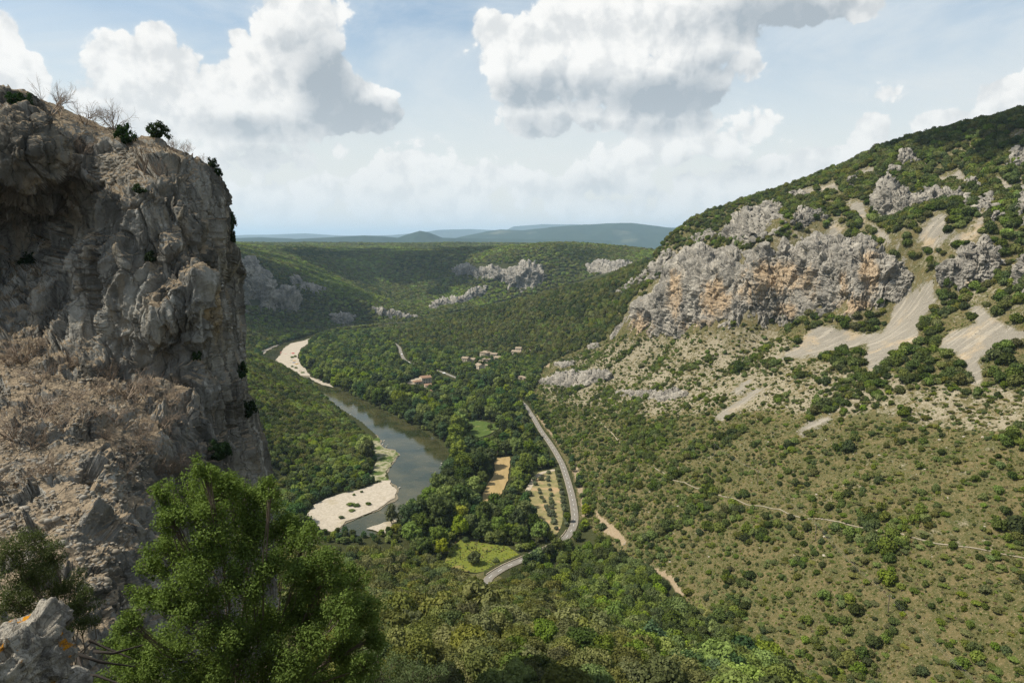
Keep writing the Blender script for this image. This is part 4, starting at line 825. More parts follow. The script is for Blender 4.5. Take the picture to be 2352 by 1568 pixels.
def blocks(P, R, tall=1.0, lift=1.3):
    hit = np.zeros(len(P), bool)
    for dx in (-.7, 0, .7):
        for dz in (-.6, 0, .55, .95):
            px, py = project(P[:, 0] + dx * R, P[:, 1] - .2 * R, P[:, 2] + (lift + dz) * R * tall); hit |= in_any(px, py, KEEP)
    return hit
def choose(P, R, n):
    px, py = project(P[:, 0], P[:, 1], P[:, 2] + R * .6); d = np.linalg.norm(P, axis=1); s = R / d
    s = np.where((px > -20) & (px < 2372) & (py > 0) & (py < 1600), s, 0); i = np.argsort(-s)[:n]; i = i[s[i] > 0]
    m = np.zeros(len(P), bool); m[i] = True; return m
SIZE_WORD = lambda R, a, b: 'small' if R < a else ('large' if R > b else 'medium')
HUE_WORD = {'dark': 'dark green', 'olive': 'olive green', 'mid': 'mid green', 'bright': 'bright green', 'lime': 'yellow green', 'grey': 'grey green', 'blue': 'deep bluish green'}
LAND = [((880, 930), 'on the right river bank below the red roofed house'), ((1000, 990), 'on the right river bank by the bend'), ((1060, 1080), 'between the river and the straw field'), ((1110, 985), 'around the green lawn'), ((1190, 1100), 'between the straw field and the olive grove'), ((1160, 1200), 'in the grove above the yellow meadow'), ((930, 1180), 'in the wood by the lower river bend'), ((1090, 830), 'among the stone houses of the hamlet'), ((960, 850), 'around the red roofed house by the river'), ((780, 820), 'behind the far gravel beach'), ((900, 790), 'at the foot of the wooded spur'), ((1180, 850), 'between the hamlet and the lane cutting'), ((1180, 950), 'beside the upper stretch of road'), ((1250, 1020), 'left of the road above the olive grove'), ((1250, 1290), 'below the lower road bend'), ((1000, 1290), 'left of the yellow meadow'), ((750, 1120), 'on the left bank behind the near gravel beach'), ((850, 1050), 'on the stony left bank'), ((1060, 900), 'between the road and the tall riverside trees')]
def land_phrase(px, py):
    d = [((px - a) ** 2 + ((py - b) * 1.6) ** 2) for (a, b), _ in LAND]; return LAND[int(np.argmin(d))][1]
# ---- slope below the camera: holm oaks
X, Y = jitter(-150, 135, 70, 350, 4.7); P = drop(X, Y); px, py = project(*P.T); dr = seg_dist(X, Y, ROAD)
m = (inside(px, py, FOREST[0]) | (inside(px, py, [(620, 1080), (700, 1085), (760, 1160), (900, 1235), (700, 1300), (600, 1200)]))) & (sdist(X, Y, FLOORP) > 2) & (dr > 6) & (sdist(X, Y, MEADOW) > 4) & ~in_any(px, py, MEADOWS) & ~in_any(px, py, EARTH) & ~(inside(px, py, [(-200, 1100), (640, 1100), (660, 1640), (-200, 1640)]) & (Y < 110))
m &= ~((Y < 109) & (px > 850)) & ~((Y < 215) & (rng.random(len(X)) < .42)); P = P[m]; Rr = rng.uniform(2.2, 3.7, m.sum()) * (1 + .35 * (rng.random(m.sum()) < .12)) * np.where(P[:, 1] < 215, rng.uniform(1.1, 1.6, m.sum()), 1); m = ~blocks(P, Rr, 1, .85); P, Rr = P[m], Rr[m]
px, py = project(*P.T); val = px + py
low = (px > 1150) & (py > 1240) & (py - 1240 < (px - 1100) * .75)   # the greener gully trees
hue = np.where(low, rng.choice(['mid', 'bright', 'mid', 'dark', 'blue'], len(P)), rng.choice(['olive', 'olive', 'dark', 'mid', 'olive', 'olive'], len(P)))
sel = choose(P, Rr, 300)
SLOPEZ = [((1100, 1500), 'right of the leafy foreground tree'), ((1350, 1450), 'in the gully below the road bend'), ((1650, 1500), 'along the grassy ravine at the bottom'), ((850, 1300), 'above the lower river bend'), ((1150, 1400), 'just below the lowest road stretch'), ((700, 1180), 'under the left cliff by the river')]
def slope_phrase(px, py): return SLOPEZ[int(np.argmin([((px - a) ** 2 + (py - b) ** 2) for (a, b), _ in SLOPEZ]))][1]
for p, R, h, x_, y_ in zip(P[sel], Rr[sel], hue[sel], px[sel], py[sel]):
    ph = slope_phrase(x_, y_); lab = '%s %s oak tree %s' % (SIZE_WORD(R, 2.6, 3.5), HUE_WORD[h], ph)
    plant_tree('oak_tree', 'tree', p, R, h, 'oak0' if p[1] < 190 else 'oak1', lab, 'oaks ' + ph, rng.uniform(.85, 1.2))
HI = {'olive': 0, 'dark': 1, 'mid': 2, 'bright': 3, 'blue': 1}
stuff('woodland', 'olive and dark green oak wood covering the slope below the viewpoint', 'woodland', P[~sel] + np.c_[np.zeros((len(P[~sel]), 2)), Rr[~sel] * .75], Rr[~sel], 'oak1', ['olive', 'dark', 'mid', 'bright'], np.array([HI[h] for h in hue[~sel]]))
print('near oaks', len(P), sel.sum(), round(time.time() - T0, 1))
# ---- valley floor: broadleaf trees
def floor_ok(X, Y, pad):
    ok = (sdist(X, Y, RIVER) > pad * .22) & (seg_dist(X, Y, ROAD) > 4.5 + pad * .55)
    for poly, e in ((FIELD, .6), (MEADOW, .3), (LAWN, .4), (GROVE, .4), (BEACH_NEAR, .4), (BEACH_FAR, .5), (BANK_STONES, .2), (SHOAL, .1)): ok &= sdist(X, Y, poly) > pad * e
    return ok & clear_of(X, Y, 2.0) & (seg_dist(X, Y, TRK) > 2 + pad * .5)
X, Y = jitter(-420, 60, 330, 1230, 7.6); d = sdist(X, Y, FLOORP); pxf, pyf = project(X, Y, np.full(len(X), -169.5))
leftbank = inside(pxf, pyf, [(600, 1060), (850, 1060), (860, 1020), (900, 1100), (700, 1200), (600, 1200)])
Rr = rng.uniform(3.3, 5.6, len(X)); rb = sdist(X, Y, RIVER)
Rr = np.where((rb < 34) & ~leftbank & (Y < 900), rng.uniform(4.8, 8.2, len(X)), Rr); Rr = np.where(leftbank, rng.uniform(2.0, 3.4, len(X)), Rr); Rr = np.where((Y > 850), Rr * .85, Rr)
hamlet = inside(pxf, pyf, [(1030, 790), (1260, 790), (1260, 870), (1030, 880)]); Rr = np.where(hamlet, Rr * .72, Rr)
m = (d < 3) & floor_ok(X, Y, Rr)
X, Y, Rr, leftbank, rb = X[m], Y[m], Rr[m], leftbank[m], rb[m]
m = ~blocks(np.stack([X, Y, np.full(len(X), -169.5)], -1), Rr, 1.0, 1.35); X, Y, Rr, leftbank, rb = X[m], Y[m], Rr[m], leftbank[m], rb[m]
X3, Y3 = jitter(-420, 60, 320, 1230, 4.6); R3 = rng.uniform(1.9, 3.0, len(X3)); m = (sdist(X3, Y3, FLOORP) < 5) & floor_ok(X3, Y3, R3); X3, Y3, R3 = X3[m], Y3[m], R3[m]
a3, b3 = project(X3, Y3, np.full(len(X3), -169.5)); south = (b3 > 1206) & (a3 < 1010); R3 = np.where(south, R3 * .72, R3)
m = ~blocks(np.stack([X3, Y3, np.full(len(X3), -169.5)], -1), R3, 1.0, 1.35) | south; X3, Y3, R3 = X3[m], Y3[m], R3[m]
qx3, qy3 = project(X3, Y3, np.full(len(X3), -169.5)); lb3 = inside(qx3, qy3, [(600, 1060), (850, 1060), (860, 1020), (900, 1100), (700, 1200), (600, 1200)])
X = np.r_[X, X3]; Y = np.r_[Y, Y3]; Rr = np.r_[Rr, R3]; leftbank = np.r_[leftbank, lb3]; rb = np.r_[rb, sdist(X3, Y3, RIVER)]
o = np.argsort(-Rr); keep = []; 
for i in o:
    if not keep: keep.append(i); continue
    kk_ = np.array(keep)
    if ((X[i] - X[kk_]) ** 2 + (Y[i] - Y[kk_]) ** 2 > (.62 * (Rr[i] + Rr[kk_])) ** 2).all(): keep.append(i)
keep = np.array(keep); X, Y, Rr, leftbank, rb = X[keep], Y[keep], Rr[keep], leftbank[keep], rb[keep]
P = drop(X, Y); px, py = project(*P.T)
hue = rng.choice(['dark', 'blue', 'mid', 'mid', 'bright', 'dark'], len(P)); hue = np.where(leftbank, rng.choice(['blue', 'blue', 'mid', 'dark'], len(P)), hue); hue = np.where((rng.random(len(P)) < .04), 'lime', hue)
sel = choose(P, Rr, 300)
for p, R, h, x_, y_, lb in zip(P[sel], Rr[sel], hue[sel], px[sel], py[sel], leftbank[sel]):
    ph = land_phrase(x_, y_); nm = 'willow_tree' if lb else ('riverside_tree' if R > 5.6 else 'broadleaf_tree')
    lab = '%s %s %s %s' % ('bushy' if lb else SIZE_WORD(R, 3.6, 5.5), HUE_WORD[h], nm.replace('_', ' '), ph)
    plant_tree(nm, 'tree', p, R, h, 'oak1' if lb else 'tall0', lab, nm.replace('_', ' ') + 's ' + ph, rng.uniform(.8, 1.15))
if (~sel).any(): stuff('woodland', 'broadleaf wood filling the valley floor around the hamlet', 'woodland', P[~sel] + np.c_[np.zeros((len(P[~sel]), 2)), Rr[~sel] * 1.1], Rr[~sel], 'tall0', ['dark', 'mid', 'blue', 'bright'])
print('floor trees', len(P), sel.sum(), round(time.time() - T0, 1))
# ---- wooded slope on the left bank, spur, far gorge
X, Y = jitter(-480, -80, 360, 1000, 4.6); P = drop(X, Y); px, py = project(*P.T)
m = inside(px, py, [(500, 780), (600, 795), (650, 835), (745, 910), (850, 1005), (850, 1105), (690, 1150), (600, 1150), (500, 1000)]) & (sdist(X, Y, FLOORP) > 1.5) & (sdist(X, Y, RIVER) > 3) & ~in_any(px, py, EARTH[-1:])
P = P[m]; stuff('woodland', 'olive green oak wood on the slope along the left river bank', 'woodland', P + (0, 0, 1.6), rng.uniform(1.9, 4.0, len(P)), 'oak1', ['dark', 'olive', 'mid', 'olive', 'bright'], hue_patch(P, 5, .02), rng.uniform(.7, 1.35, len(P)))
print('left slope', len(P))
X, Y = jitter(-260, 330, 860, 1500, 5.0); P = drop(X, Y); px, py = project(*P.T)
SPURP = [(880, 800), (900, 745), (1000, 725), (1100, 705), (1300, 655), (1500, 590), (1560, 560), (1500, 640), (1440, 700), (1436, 765), (1300, 815), (1245, 845), (1215, 905), (1190, 850), (1050, 806), (930, 795)]
m = inside(px, py, SPURP) & ((sdist(X, Y, FLOORP) > 2) | (Y > 1000)) & ~in_any(px, py, CLIFF_POLYS[:1]) & clear_of(X, Y, 2) & (seg_dist(X, Y, ROAD) > 6) & (sdist(X, Y, RIVER) > 3)
P = P[m]; stuff('woodland', 'dense evergreen wood covering the spur behind the hamlet', 'woodland', P, rng.uniform(2.2, 4.8, len(P)), 'shrub', ['dark', 'olive', 'dark', 'olive', 'mid', 'olive'], hue_patch(P, 6, .014), rng.uniform(.7, 1.5, len(P)))
print('spur', len(P))
A, L = np.meshgrid(np.arange(-.50, .34, .0040), np.arange(math.log(960), math.log(5300), .0048)); A = A.ravel() + rng.uniform(-.5, .5, A.size) * .004; L = L.ravel() + rng.uniform(-.5, .5, L.size) * .0048
X = np.exp(L) * np.sin(A); Y = np.exp(L) * np.cos(A); P = drop(X, Y); px, py = project(*P.T)
m = inside(px, py, [(480, 540), (1700, 540), (1640, 620), (1480, 640), (1250, 720), (1000, 770), (930, 790), (600, 820), (480, 840)]) & ~in_any(px, py, CLIFF_POLYS) & ~inside(px, py, SPURP) & (sdist(X, Y, RIVER) > 4) & ~((sdist(X, Y, FLOORP) < 2) & (Y < 1150)) & ((Y > 1150) | (px < 640)) & ~((X > 150) & (Y < 1500))
P = P[m]; R_ = np.hypot(P[:, 0], P[:, 1]) * .0030 * rng.uniform(.75, 1.3, len(P)); R_ = np.where(R_ > 9, 9, R_)
stuff('woodland', 'green oak forest covering the far walls of the gorge and the plateau', 'woodland', P, R_, 'far', ['dark', 'olive', 'mid', 'olive', 'bright'], hue_patch(P, 5, .004), rng.uniform(.7, 1.05, len(P)))
print('far', len(P), round(time.time() - T0, 1))
# ---- right hand slope and the mountain
X, Y = jitter(20, 420, 120, 900, 2.9); P = drop(X, Y); px, py = project(*P.T)
r1 = inside(px, py, [(1225, 945), (1240, 880), (1290, 830), (1430, 768), (1720, 735), (1800, 740), (1830, 800), (2000, 860), (2500, 880), (2600, 1640), (1840, 1640), (1790, 1545), (1690, 1480), (1590, 1420), (1530, 1325), (1420, 1270), (1345, 1190), (1330, 1100), (1280, 1020)])
mtn = (px > 1440) & ~r1 & (py < 900) & (Y < 930) & ((sdist(px, py, CLIFF_POLYS[0]) > 3))
nz = fbm(np.c_[X, Y, X * 0] * .022, 3); nz2 = fbm(np.c_[X + 300, Y, X * 0] * .07, 3)
scr = np.maximum(soft(px, py, SCREE, 6), soft(px, py, EARTH, 3)); cl = in_any(px, py, CLIFF_POLYS); path_d = seg_dist(px, py, PATH_PX)
road_d = seg_dist(X, Y, ROAD)
pale = soft(px, py, PALE, 30)
leftgreen = smooth(1700, 1300, px) * smooth(900, 1000, py)
dens = .66 + 1.0 * nz + 1.1 * nz2 + .35 * leftgreen - .10 * pale
thick_ = smooth(.10, .30, fbm(np.c_[X * .75, Y, X * 0] * .034 + 11, 3)) ; dens = dens * (.74 + .2 * thick_) + .65 * thick_
u = rng.random(len(X)); keep = r1 & (u < dens) & (scr < .3) & ~cl & (path_d > 3) & (road_d > 9) & (sdist(X, Y, FLOORP) > 4) & ~in_any(px, py, MEADOWS)
R_ = .45 + 1.6 * rng.random(len(X)) ** 2.6 * (1 + .8 * nz2) + thick_ * rng.uniform(.3, 1.9, len(X)) + 1.3 * (rng.random(len(X)) < .10 + .25 * np.clip(nz2, 0, 1)) * rng.random(len(X)) + .35 * leftgreen
Pr, Rr, pxr, pyr = P[keep], R_[keep], px[keep], py[keep]
# bigger trees: above the cliff, between the screes, lower right edge
X2, Y2 = jitter(60, 560, 300, 1000, 4.0); P2 = drop(X2, Y2); qx, qy = project(*P2.T)
band = inside(qx, qy, [(1740, 760), (1850, 700), (2060, 690), (2140, 640), (2400, 560), (2500, 900), (2300, 900), (2150, 860), (1990, 870), (1880, 850), (1700, 800)])
mt2 = (qx > 1470) & (Y2 < 960) & ~inside(qx, qy, [(1225, 945), (1240, 880), (1290, 830), (1430, 768), (1720, 745), (1800, 745), (1830, 810), (2000, 880), (2500, 900), (2600, 1640), (1300, 1640)])
n3 = fbm(np.c_[X2, Y2, X2 * 0] * .03 + 5, 3); sc2 = soft(qx, qy, SCREE, 7); cl2 = in_any(qx, qy, CLIFF_POLYS)
upper = smooth(1850, 2150, qx) * smooth(560, 480, qy)
d2 = np.where(band, .62 + 1.3 * n3, .74 + 1.3 * n3 + .45 * upper)
k2 = mt2 & (rng.random(len(X2)) < d2) & (sc2 < .25) & ~cl2
P2, R2, qx, qy, band = P2[k2], (rng.uniform(1.8, 4.0, len(X2)) + .5 * upper)[k2], qx[k2], qy[k2], band[k2]
SZ = [((2200, 1450), 'at the bottom right above the ravine'), ((2150, 1150), 'on the dry slope above the thin stone path'), ((1500, 1100), 'on the green slope beside the road'), ((1700, 1300), 'on the dry slope below the thin stone path'), ((1500, 900), 'on the pale ledges under the main cliff'), ((1950, 950), 'on the pale slope under the scree'), ((2250, 950), 'on the right edge below the scree'), ((2100, 1350), 'by the wooden poles on the dry slope')]
SZ2 = [((1900, 760), 'at the foot of the main cliff'), ((2200, 680), 'between the two scree chutes'), ((2300, 830), 'beside the right hand scree'), ((1650, 560), 'above the left end of the main cliff'), ((1950, 520), 'above the middle of the main cliff'), ((2100, 420), 'on the upper mountain near the crags'), ((2250, 330), 'on the shaded mountain top'), ((2250, 560), 'above the right hand crag')]
near_ = lambda Z, a, b: Z[int(np.argmin([((a - x) ** 2 + (b - y) ** 2) for (x, y), _ in Z]))][1]
hue = rng.choice(['mid', 'dark', 'olive', 'mid', 'dark', 'mid'], len(Pr)); hue = np.where(rng.random(len(Pr)) < .03, 'bright', hue); hue = np.where((pxr < 1600) & (rng.random(len(Pr)) < .35), 'mid', hue)
sel = choose(Pr, Rr, 300)
for p, R, h, a, b in zip(Pr[sel], Rr[sel], hue[sel], pxr[sel], pyr[sel]):
    ph = near_(SZ, a, b); plant_shrub('oak_shrub', 'shrub', p, R, h, '%s %s oak shrub %s' % (SIZE_WORD(R, 1.9, 2.5), HUE_WORD[h], ph), 'shrubs ' + ph, rng.uniform(.8, 1.25))
stuff('scrub', 'scattered round green shrubs all over the dry slope right of the road', 'scrub', Pr[~sel], Rr[~sel], 'shrub', ['olive', 'dark', 'mid', 'bright'], np.array([{'olive': 0, 'dark': 1, 'mid': 2, 'bright': 3}[h] for h in hue[~sel]]))
hue = rng.choice(['dark', 'dark', 'olive', 'mid', 'dark'], len(P2)); hue = np.where(rng.random(len(P2)) < .035, 'bright', hue)
sel = choose(P2, R2, 300)
for p, R, h, a, b in zip(P2[sel], R2[sel], hue[sel], qx[sel], qy[sel]):
    ph = near_(SZ2, a, b); plant_shrub('holm_oak', 'tree', p, R, h, '%s %s holm oak %s' % (SIZE_WORD(R, 2.2, 3.1), HUE_WORD[h], ph), 'holm oaks ' + ph, rng.uniform(.85, 1.15))
stuff('woodland', 'dark evergreen oak wood on the mountain above the cliff', 'woodland', P2[~sel], R2[~sel], 'shrub', ['dark', 'olive', 'mid'])
X, Y = jitter(20, 420, 110, 900, 3.4); P = drop(X, Y); px, py = project(*P.T); nz = fbm(np.c_[X, Y, X * 0] * .05 + 7, 3)
m = (px > 1235) & (px < 2420) & (py < 1620) & (py > 740) & ~inside(px, py, FOREST[0]) & (soft(px, py, SCREE + EARTH, 4) < .3) & (seg_dist(px, py, PATH_PX) > 2) & (seg_dist(X, Y, ROAD) > 6) & (sdist(X, Y, FLOORP) > 1) & (rng.random(len(X)) < .55 + 1.6 * nz) & ~in_any(px, py, CLIFF_POLYS)
P = P[m]; stuff('scrub', 'low flat olive scrub between the shrubs of the dry slope', 'scrub', P - (0, 0, .1), rng.uniform(.7, 2.2, len(P)), 'shrub', ['olive', 'olive', 'mid'], None, rng.uniform(.22, .5, len(P)))
ic1 = ICO[1]
CR['stone'] = [mesh_np('stone', v_, [ic1[1]]) for v_ in [ic1[0] * (1 + .2 * np.random.default_rng(i).normal(size=(len(ic1[0]), 1))) * (1, .75, .5) for i in range(3)]]
M['stone_pale'] = mat_two('loose_pale_stone', (.42, .375, .30), (.27, .24, .19), .7, .3, .05)
X, Y = jitter(40, 460, 150, 900, 2.1); P = drop(X, Y); px, py = project(*P.T); sc_ = soft(px, py, SCREE, 12); pl = soft(px, py, PALE, 25)
m = (px > 1235) & (px < 2420) & (py < 1300) & ~inside(px, py, FOREST[0]) & (rng.random(len(X)) < np.maximum(.55 * (sc_ > .15), np.maximum(.35 * pl, .06))) & ~in_any(px, py, CLIFF_POLYS) & (seg_dist(X, Y, ROAD) > 6)
P = P[m]; stuff('rubble', 'pale loose stones strewn over the scree and the stony slope', 'rubble', P, .16 + .75 * rng.random(len(P)) ** 4, 'stone', ['@stone_pale'])
X, Y = jitter(20, 420, 110, 900, 1.5); P = drop(X, Y); px, py = project(*P.T)
r1 = (px > 1225) & (px < 2420) & (py < 1620) & ~inside(px, py, FOREST[0]) & (soft(px, py, SCREE + EARTH, 4) < .4) & (seg_dist(px, py, PATH_PX) > 2) & (seg_dist(X, Y, ROAD) > 6) & (Y < 900) & (sdist(X, Y, FLOORP) > 1)
nz = fbm(np.c_[X, Y, X * 0] * .06, 3); pl = soft(px, py, PALE, 25)
m = r1 & (rng.random(len(X)) < (.75 + nz - .4 * pl - .5 * (py < 740)))
P = P[m]; R_ = rng.uniform(.3, .95, len(P)) ** 1.0; M['leaf_straw'] = mat_foliage('dry_straw_grass', (.15, .12, .055), .3, .15)
stuff('grass', 'dry grass tufts and low scrub on the slope right of the road', 'grass', P, R_, 'tuft', ['olive', 'straw', 'olive', 'mid', 'olive'])
print('tufts', len(P), round(time.time() - T0, 1))
# ------------------------------------------------------------------ dry shrubs and evergreen bushes on the near cliff
def twig_geo(seed, h=1.0, depth=4, spread=.5, stems=6, r0=.016):
    rg = np.random.default_rng(seed); T = []; tips = []
    def grow(p, d, L, r, lv):
        n = 3; pts = [p]; q_ = p.copy(); dd = d.copy()
        for i in range(n):
            dd = unit((dd + rg.normal(size=3) * .16 + (0, 0, .05))[None])[0]; q_ = q_ + dd * L / n; pts.append(q_.copy())
        T.append(tube(pts, list(np.linspace(r, r * .55, n + 1)), 3))
        if lv == 0: tips.append(q_); return
        for i in range(rg.integers(2, 5)):
            t = rg.uniform(.35, 1); b = pts[min(3, int(t * 3) + 0)] if t < 1 else q_
            nd = unit((dd + rg.normal(size=3) * spread + (0, 0, .12))[None])[0]; grow(pts[rg.integers(1, 4)], nd, L * rg.uniform(.55, .8), r * .55, lv - 1)
    for i in range(stems):
        a = rg.uniform(0, 6.28); grow(np.zeros(3), unit(np.array([[math.cos(a) * spread * 1.1, math.sin(a) * spread * 1.1, .8]]))[0], h * .42, r0, depth - 1)
    V, F_ = join_tubes(T); return V, F_, np.array(tips)
DRY = []
for i, (sp_, st_, dp_) in enumerate([(.62, 9, 4), (.75, 10, 4), (.38, 5, 4), (.42, 3, 5)]):
    V, F_, tips = twig_geo(300 + i, spread=sp_, stems=st_, depth=dp_, r0=.013 if i < 2 else .016); sc_ = 1 / max(V[:, 2].max(), .5); V *= sc_
    st = mesh_np('stems', V, [F_]); st.materials.append(M['dry_twig'])
    tp = np.repeat(tips * sc_, 7, 0) + np.random.default_rng(i).normal(size=(len(tips) * 7, 3)) * .05
    lv, lf = leaf_cards(tp, unit(np.random.default_rng(i).normal(size=tp.shape)), .014, np.random.default_rng(i)); lm = mesh_np('dry_leaves', lv, [lf]); lm.materials.append(M['dry_leaf']); DRY.append((st, lm))
def dry_shrub(px, py, hpx, kind, label, leaves=True, wide=1.0):
    p = on_near(px, py); hm = hpx * p[1] / F; root = empty('dry_shrub', p - np.array([0, 0, .15]), rng.uniform(0, 6.28)); tag(root, label, 'shrub', 'dry shrubs on the near cliff')
    for j, me in enumerate(DRY[kind]):
        if j and not leaves: continue
        o = bpy.data.objects.new('stems' if j == 0 else 'dry_leaves', me); COL.objects.link(o); o.parent = root; o.scale = (hm * wide, hm * wide, hm)
CT = 'on top of the near cliff'
dry_shrub(116, 266, 92, 3, 'tall bare dead shrub, left one on the skyline of the near cliff', False); dry_shrub(138, 268, 82, 3, 'bare leaning dead shrub beside the tall one on the cliff skyline', False)
dry_shrub(196, 288, 60, 1, 'spreading leafless shrub on the brown slope at the cliff top', False); dry_shrub(188, 352, 52, 0, 'round brown dry shrub below the skyline shrubs on the cliff top'); dry_shrub(262, 296, 66, 1, 'wide bare shrub on the skyline left of the junipers', False)
dry_shrub(330, 402, 90, 2, 'tall pale dry shrub above the rock buttress', True); dry_shrub(368, 398, 46, 0, 'low brown dry shrub right of the tall pale one above the buttress'); dry_shrub(406, 342, 38, 1, 'small dry shrub on the rim right of the rim juniper'); dry_shrub(428, 348, 34, 0, 'small tan dry shrub near the right end of the cliff rim'); dry_shrub(470, 368, 24, 0, 'tiny dry shrub on the rounded shoulder of the cliff')
for px, py, h_, k_, lab in [(49, 832, 62, 1, 'large brown dry shrub at the foot of the dark hollow'), (20, 838, 46, 0, 'brown dry shrub at the left edge under the dark hollow'), (158, 842, 34, 0, 'small brown dry shrub on the ledge below the hollow'), (290, 915, 56, 1, 'large dry brown shrub on the ledge under the grey wall'), (330, 905, 40, 0, 'dry shrub on the right part of the ledge under the grey wall'), (264, 965, 40, 1, 'low dry shrub in the middle of the stony slope'), (389, 932, 44, 1, 'dry shrub leaning on the right side of the stony ledge'), (33, 1012, 70, 1, 'big tangled brown shrub on the left of the stony slope'), (70, 1030, 50, 0, 'brown shrub right of the big tangled one'), (148, 992, 56, 3, 'thin upright dead sapling on the stony slope'), (297, 1040, 50, 1, 'brown shrub above the rock rib on the stony slope'), (343, 1092, 50, 0, 'dry shrub in the gap right of the rock rib'), (389, 1088, 50, 0, 'reddish brown dry shrub behind the leafy tree top'), (287, 1104, 48, 2, 'thin upright dry shrub on the rock rib'), (175, 922, 32, 1, 'flattened dry shrub on the upper stony slope'), (247, 1006, 32, 0, 'small dry shrub beside the middle of the stony slope'), (428, 1066, 40, 0, 'small dry shrub at the foot of the grey wall'), (320, 1000, 40, 0, 'dry shrub under the right end of the stony ledge'), (230, 905, 34, 0, 'dry shrub at the left end of the stony ledge'), (345, 1040, 42, 0, 'dry shrub between the ledge and the rock rib'), (420, 1085, 38, 0, 'dry shrub beside the leafy tree top'), (190, 600, 30, 0, 'small brown shrub high in the shaded hollow'), (205, 640, 34, 1, 'brown shrub on the shaded ledge of the hollow'), (100, 960, 54, 1, 'brown shrub between the big tangled one and the dead sapling'), (110, 1085, 48, 0, 'dry shrub low on the left stony slope'), (215, 960, 44, 1, 'dry shrub above the small one in the middle of the slope'), (35, 1120, 46, 1, 'dry shrub near the left edge below the big tangled one'), (255, 870, 40, 0, 'dry shrub against the foot of the wall above the ledge'), (90, 880, 44, 1, 'brown shrub on the ledge under the large hollow shrub'), (370, 985, 44, 1, 'dry shrub at the right border of the stony slope')]:
    dry_shrub(px, py, h_ * (1.45 if py > 700 else 1.0), k_, lab, True, 1.15)
CR['juniper'] = [crown_mesh('crown', 400 + i, off=.5, nclump=24, per=120, leaf=.05, zs=1.0, lo=-.4, rc=(.14, .28), shell=(.4, .85), jit=.5, loose=.4) for i in range(3)]
M['leaf_juniper'] = mat_foliage('dark_juniper_foliage', (.022, .038, .014), .2)
for px, py, h_, w_, lab in [(290, 328, 50, 50, 'dark green juniper bush on the cliff top below the bare shrubs'), (363, 318, 40, 60, 'wide dark juniper bush on the rim of the near cliff'), (56, 254, 44, 46, 'dark juniper bush on the top left rock slab'), (34, 240, 28, 40, 'low juniper beside the bush on the top left slab'), (321, 444, 24, 34, 'small green bush on the face of the buttress'), (343, 600, 30, 40, 'small green bush hanging in the middle of the cliff face'), (488, 384, 26, 30, 'small shrub on the right shoulder of the cliff top'), (503, 402, 22, 24, 'little shrub just below the shoulder shrub on the cliff'), (532, 530, 52, 30, 'dark tree growing from the right edge of the near cliff'), (534, 556, 30, 22, 'small dark shrub under the tree on the cliff edge'), (555, 868, 44, 34, 'dark bush on the lower right edge of the cliff'), (570, 958, 50, 50, 'large dark bush on the right edge low on the cliff'), (505, 1056, 56, 62, 'dark round bush at the foot of the grey wall'), (452, 826, 26, 26, 'dark tuft in a cleft of the grey wall'), (70, 606, 30, 60, 'dark bush in the shaded hollow of the cliff'), (140, 512, 30, 50, 'dark bush under the overhang of the cliff'), (105, 380, 30, 40, 'dark shrub against the top left slab')]:
    p = on_near(px, py); hm = h_ * p[1] / F; root = empty('juniper_bush', p - np.array([0, 0, .1 * hm]), rng.uniform(0, 6.28)); tag(root, lab, 'bush', 'evergreen bushes on the near cliff')
    o = bpy.data.objects.new('crown', hued(CR['juniper'][rng.integers(3)], 'juniper')); COL.objects.link(o); o.parent = root; wm = w_ * p[1] / F / 2; o.scale = (wm, wm, hm * .72)
    t = bpy.data.objects.new('trunk', TRUNK[rng.integers(4)]); COL.objects.link(t); t.parent = root; t.scale = (wm, wm, hm * .5)
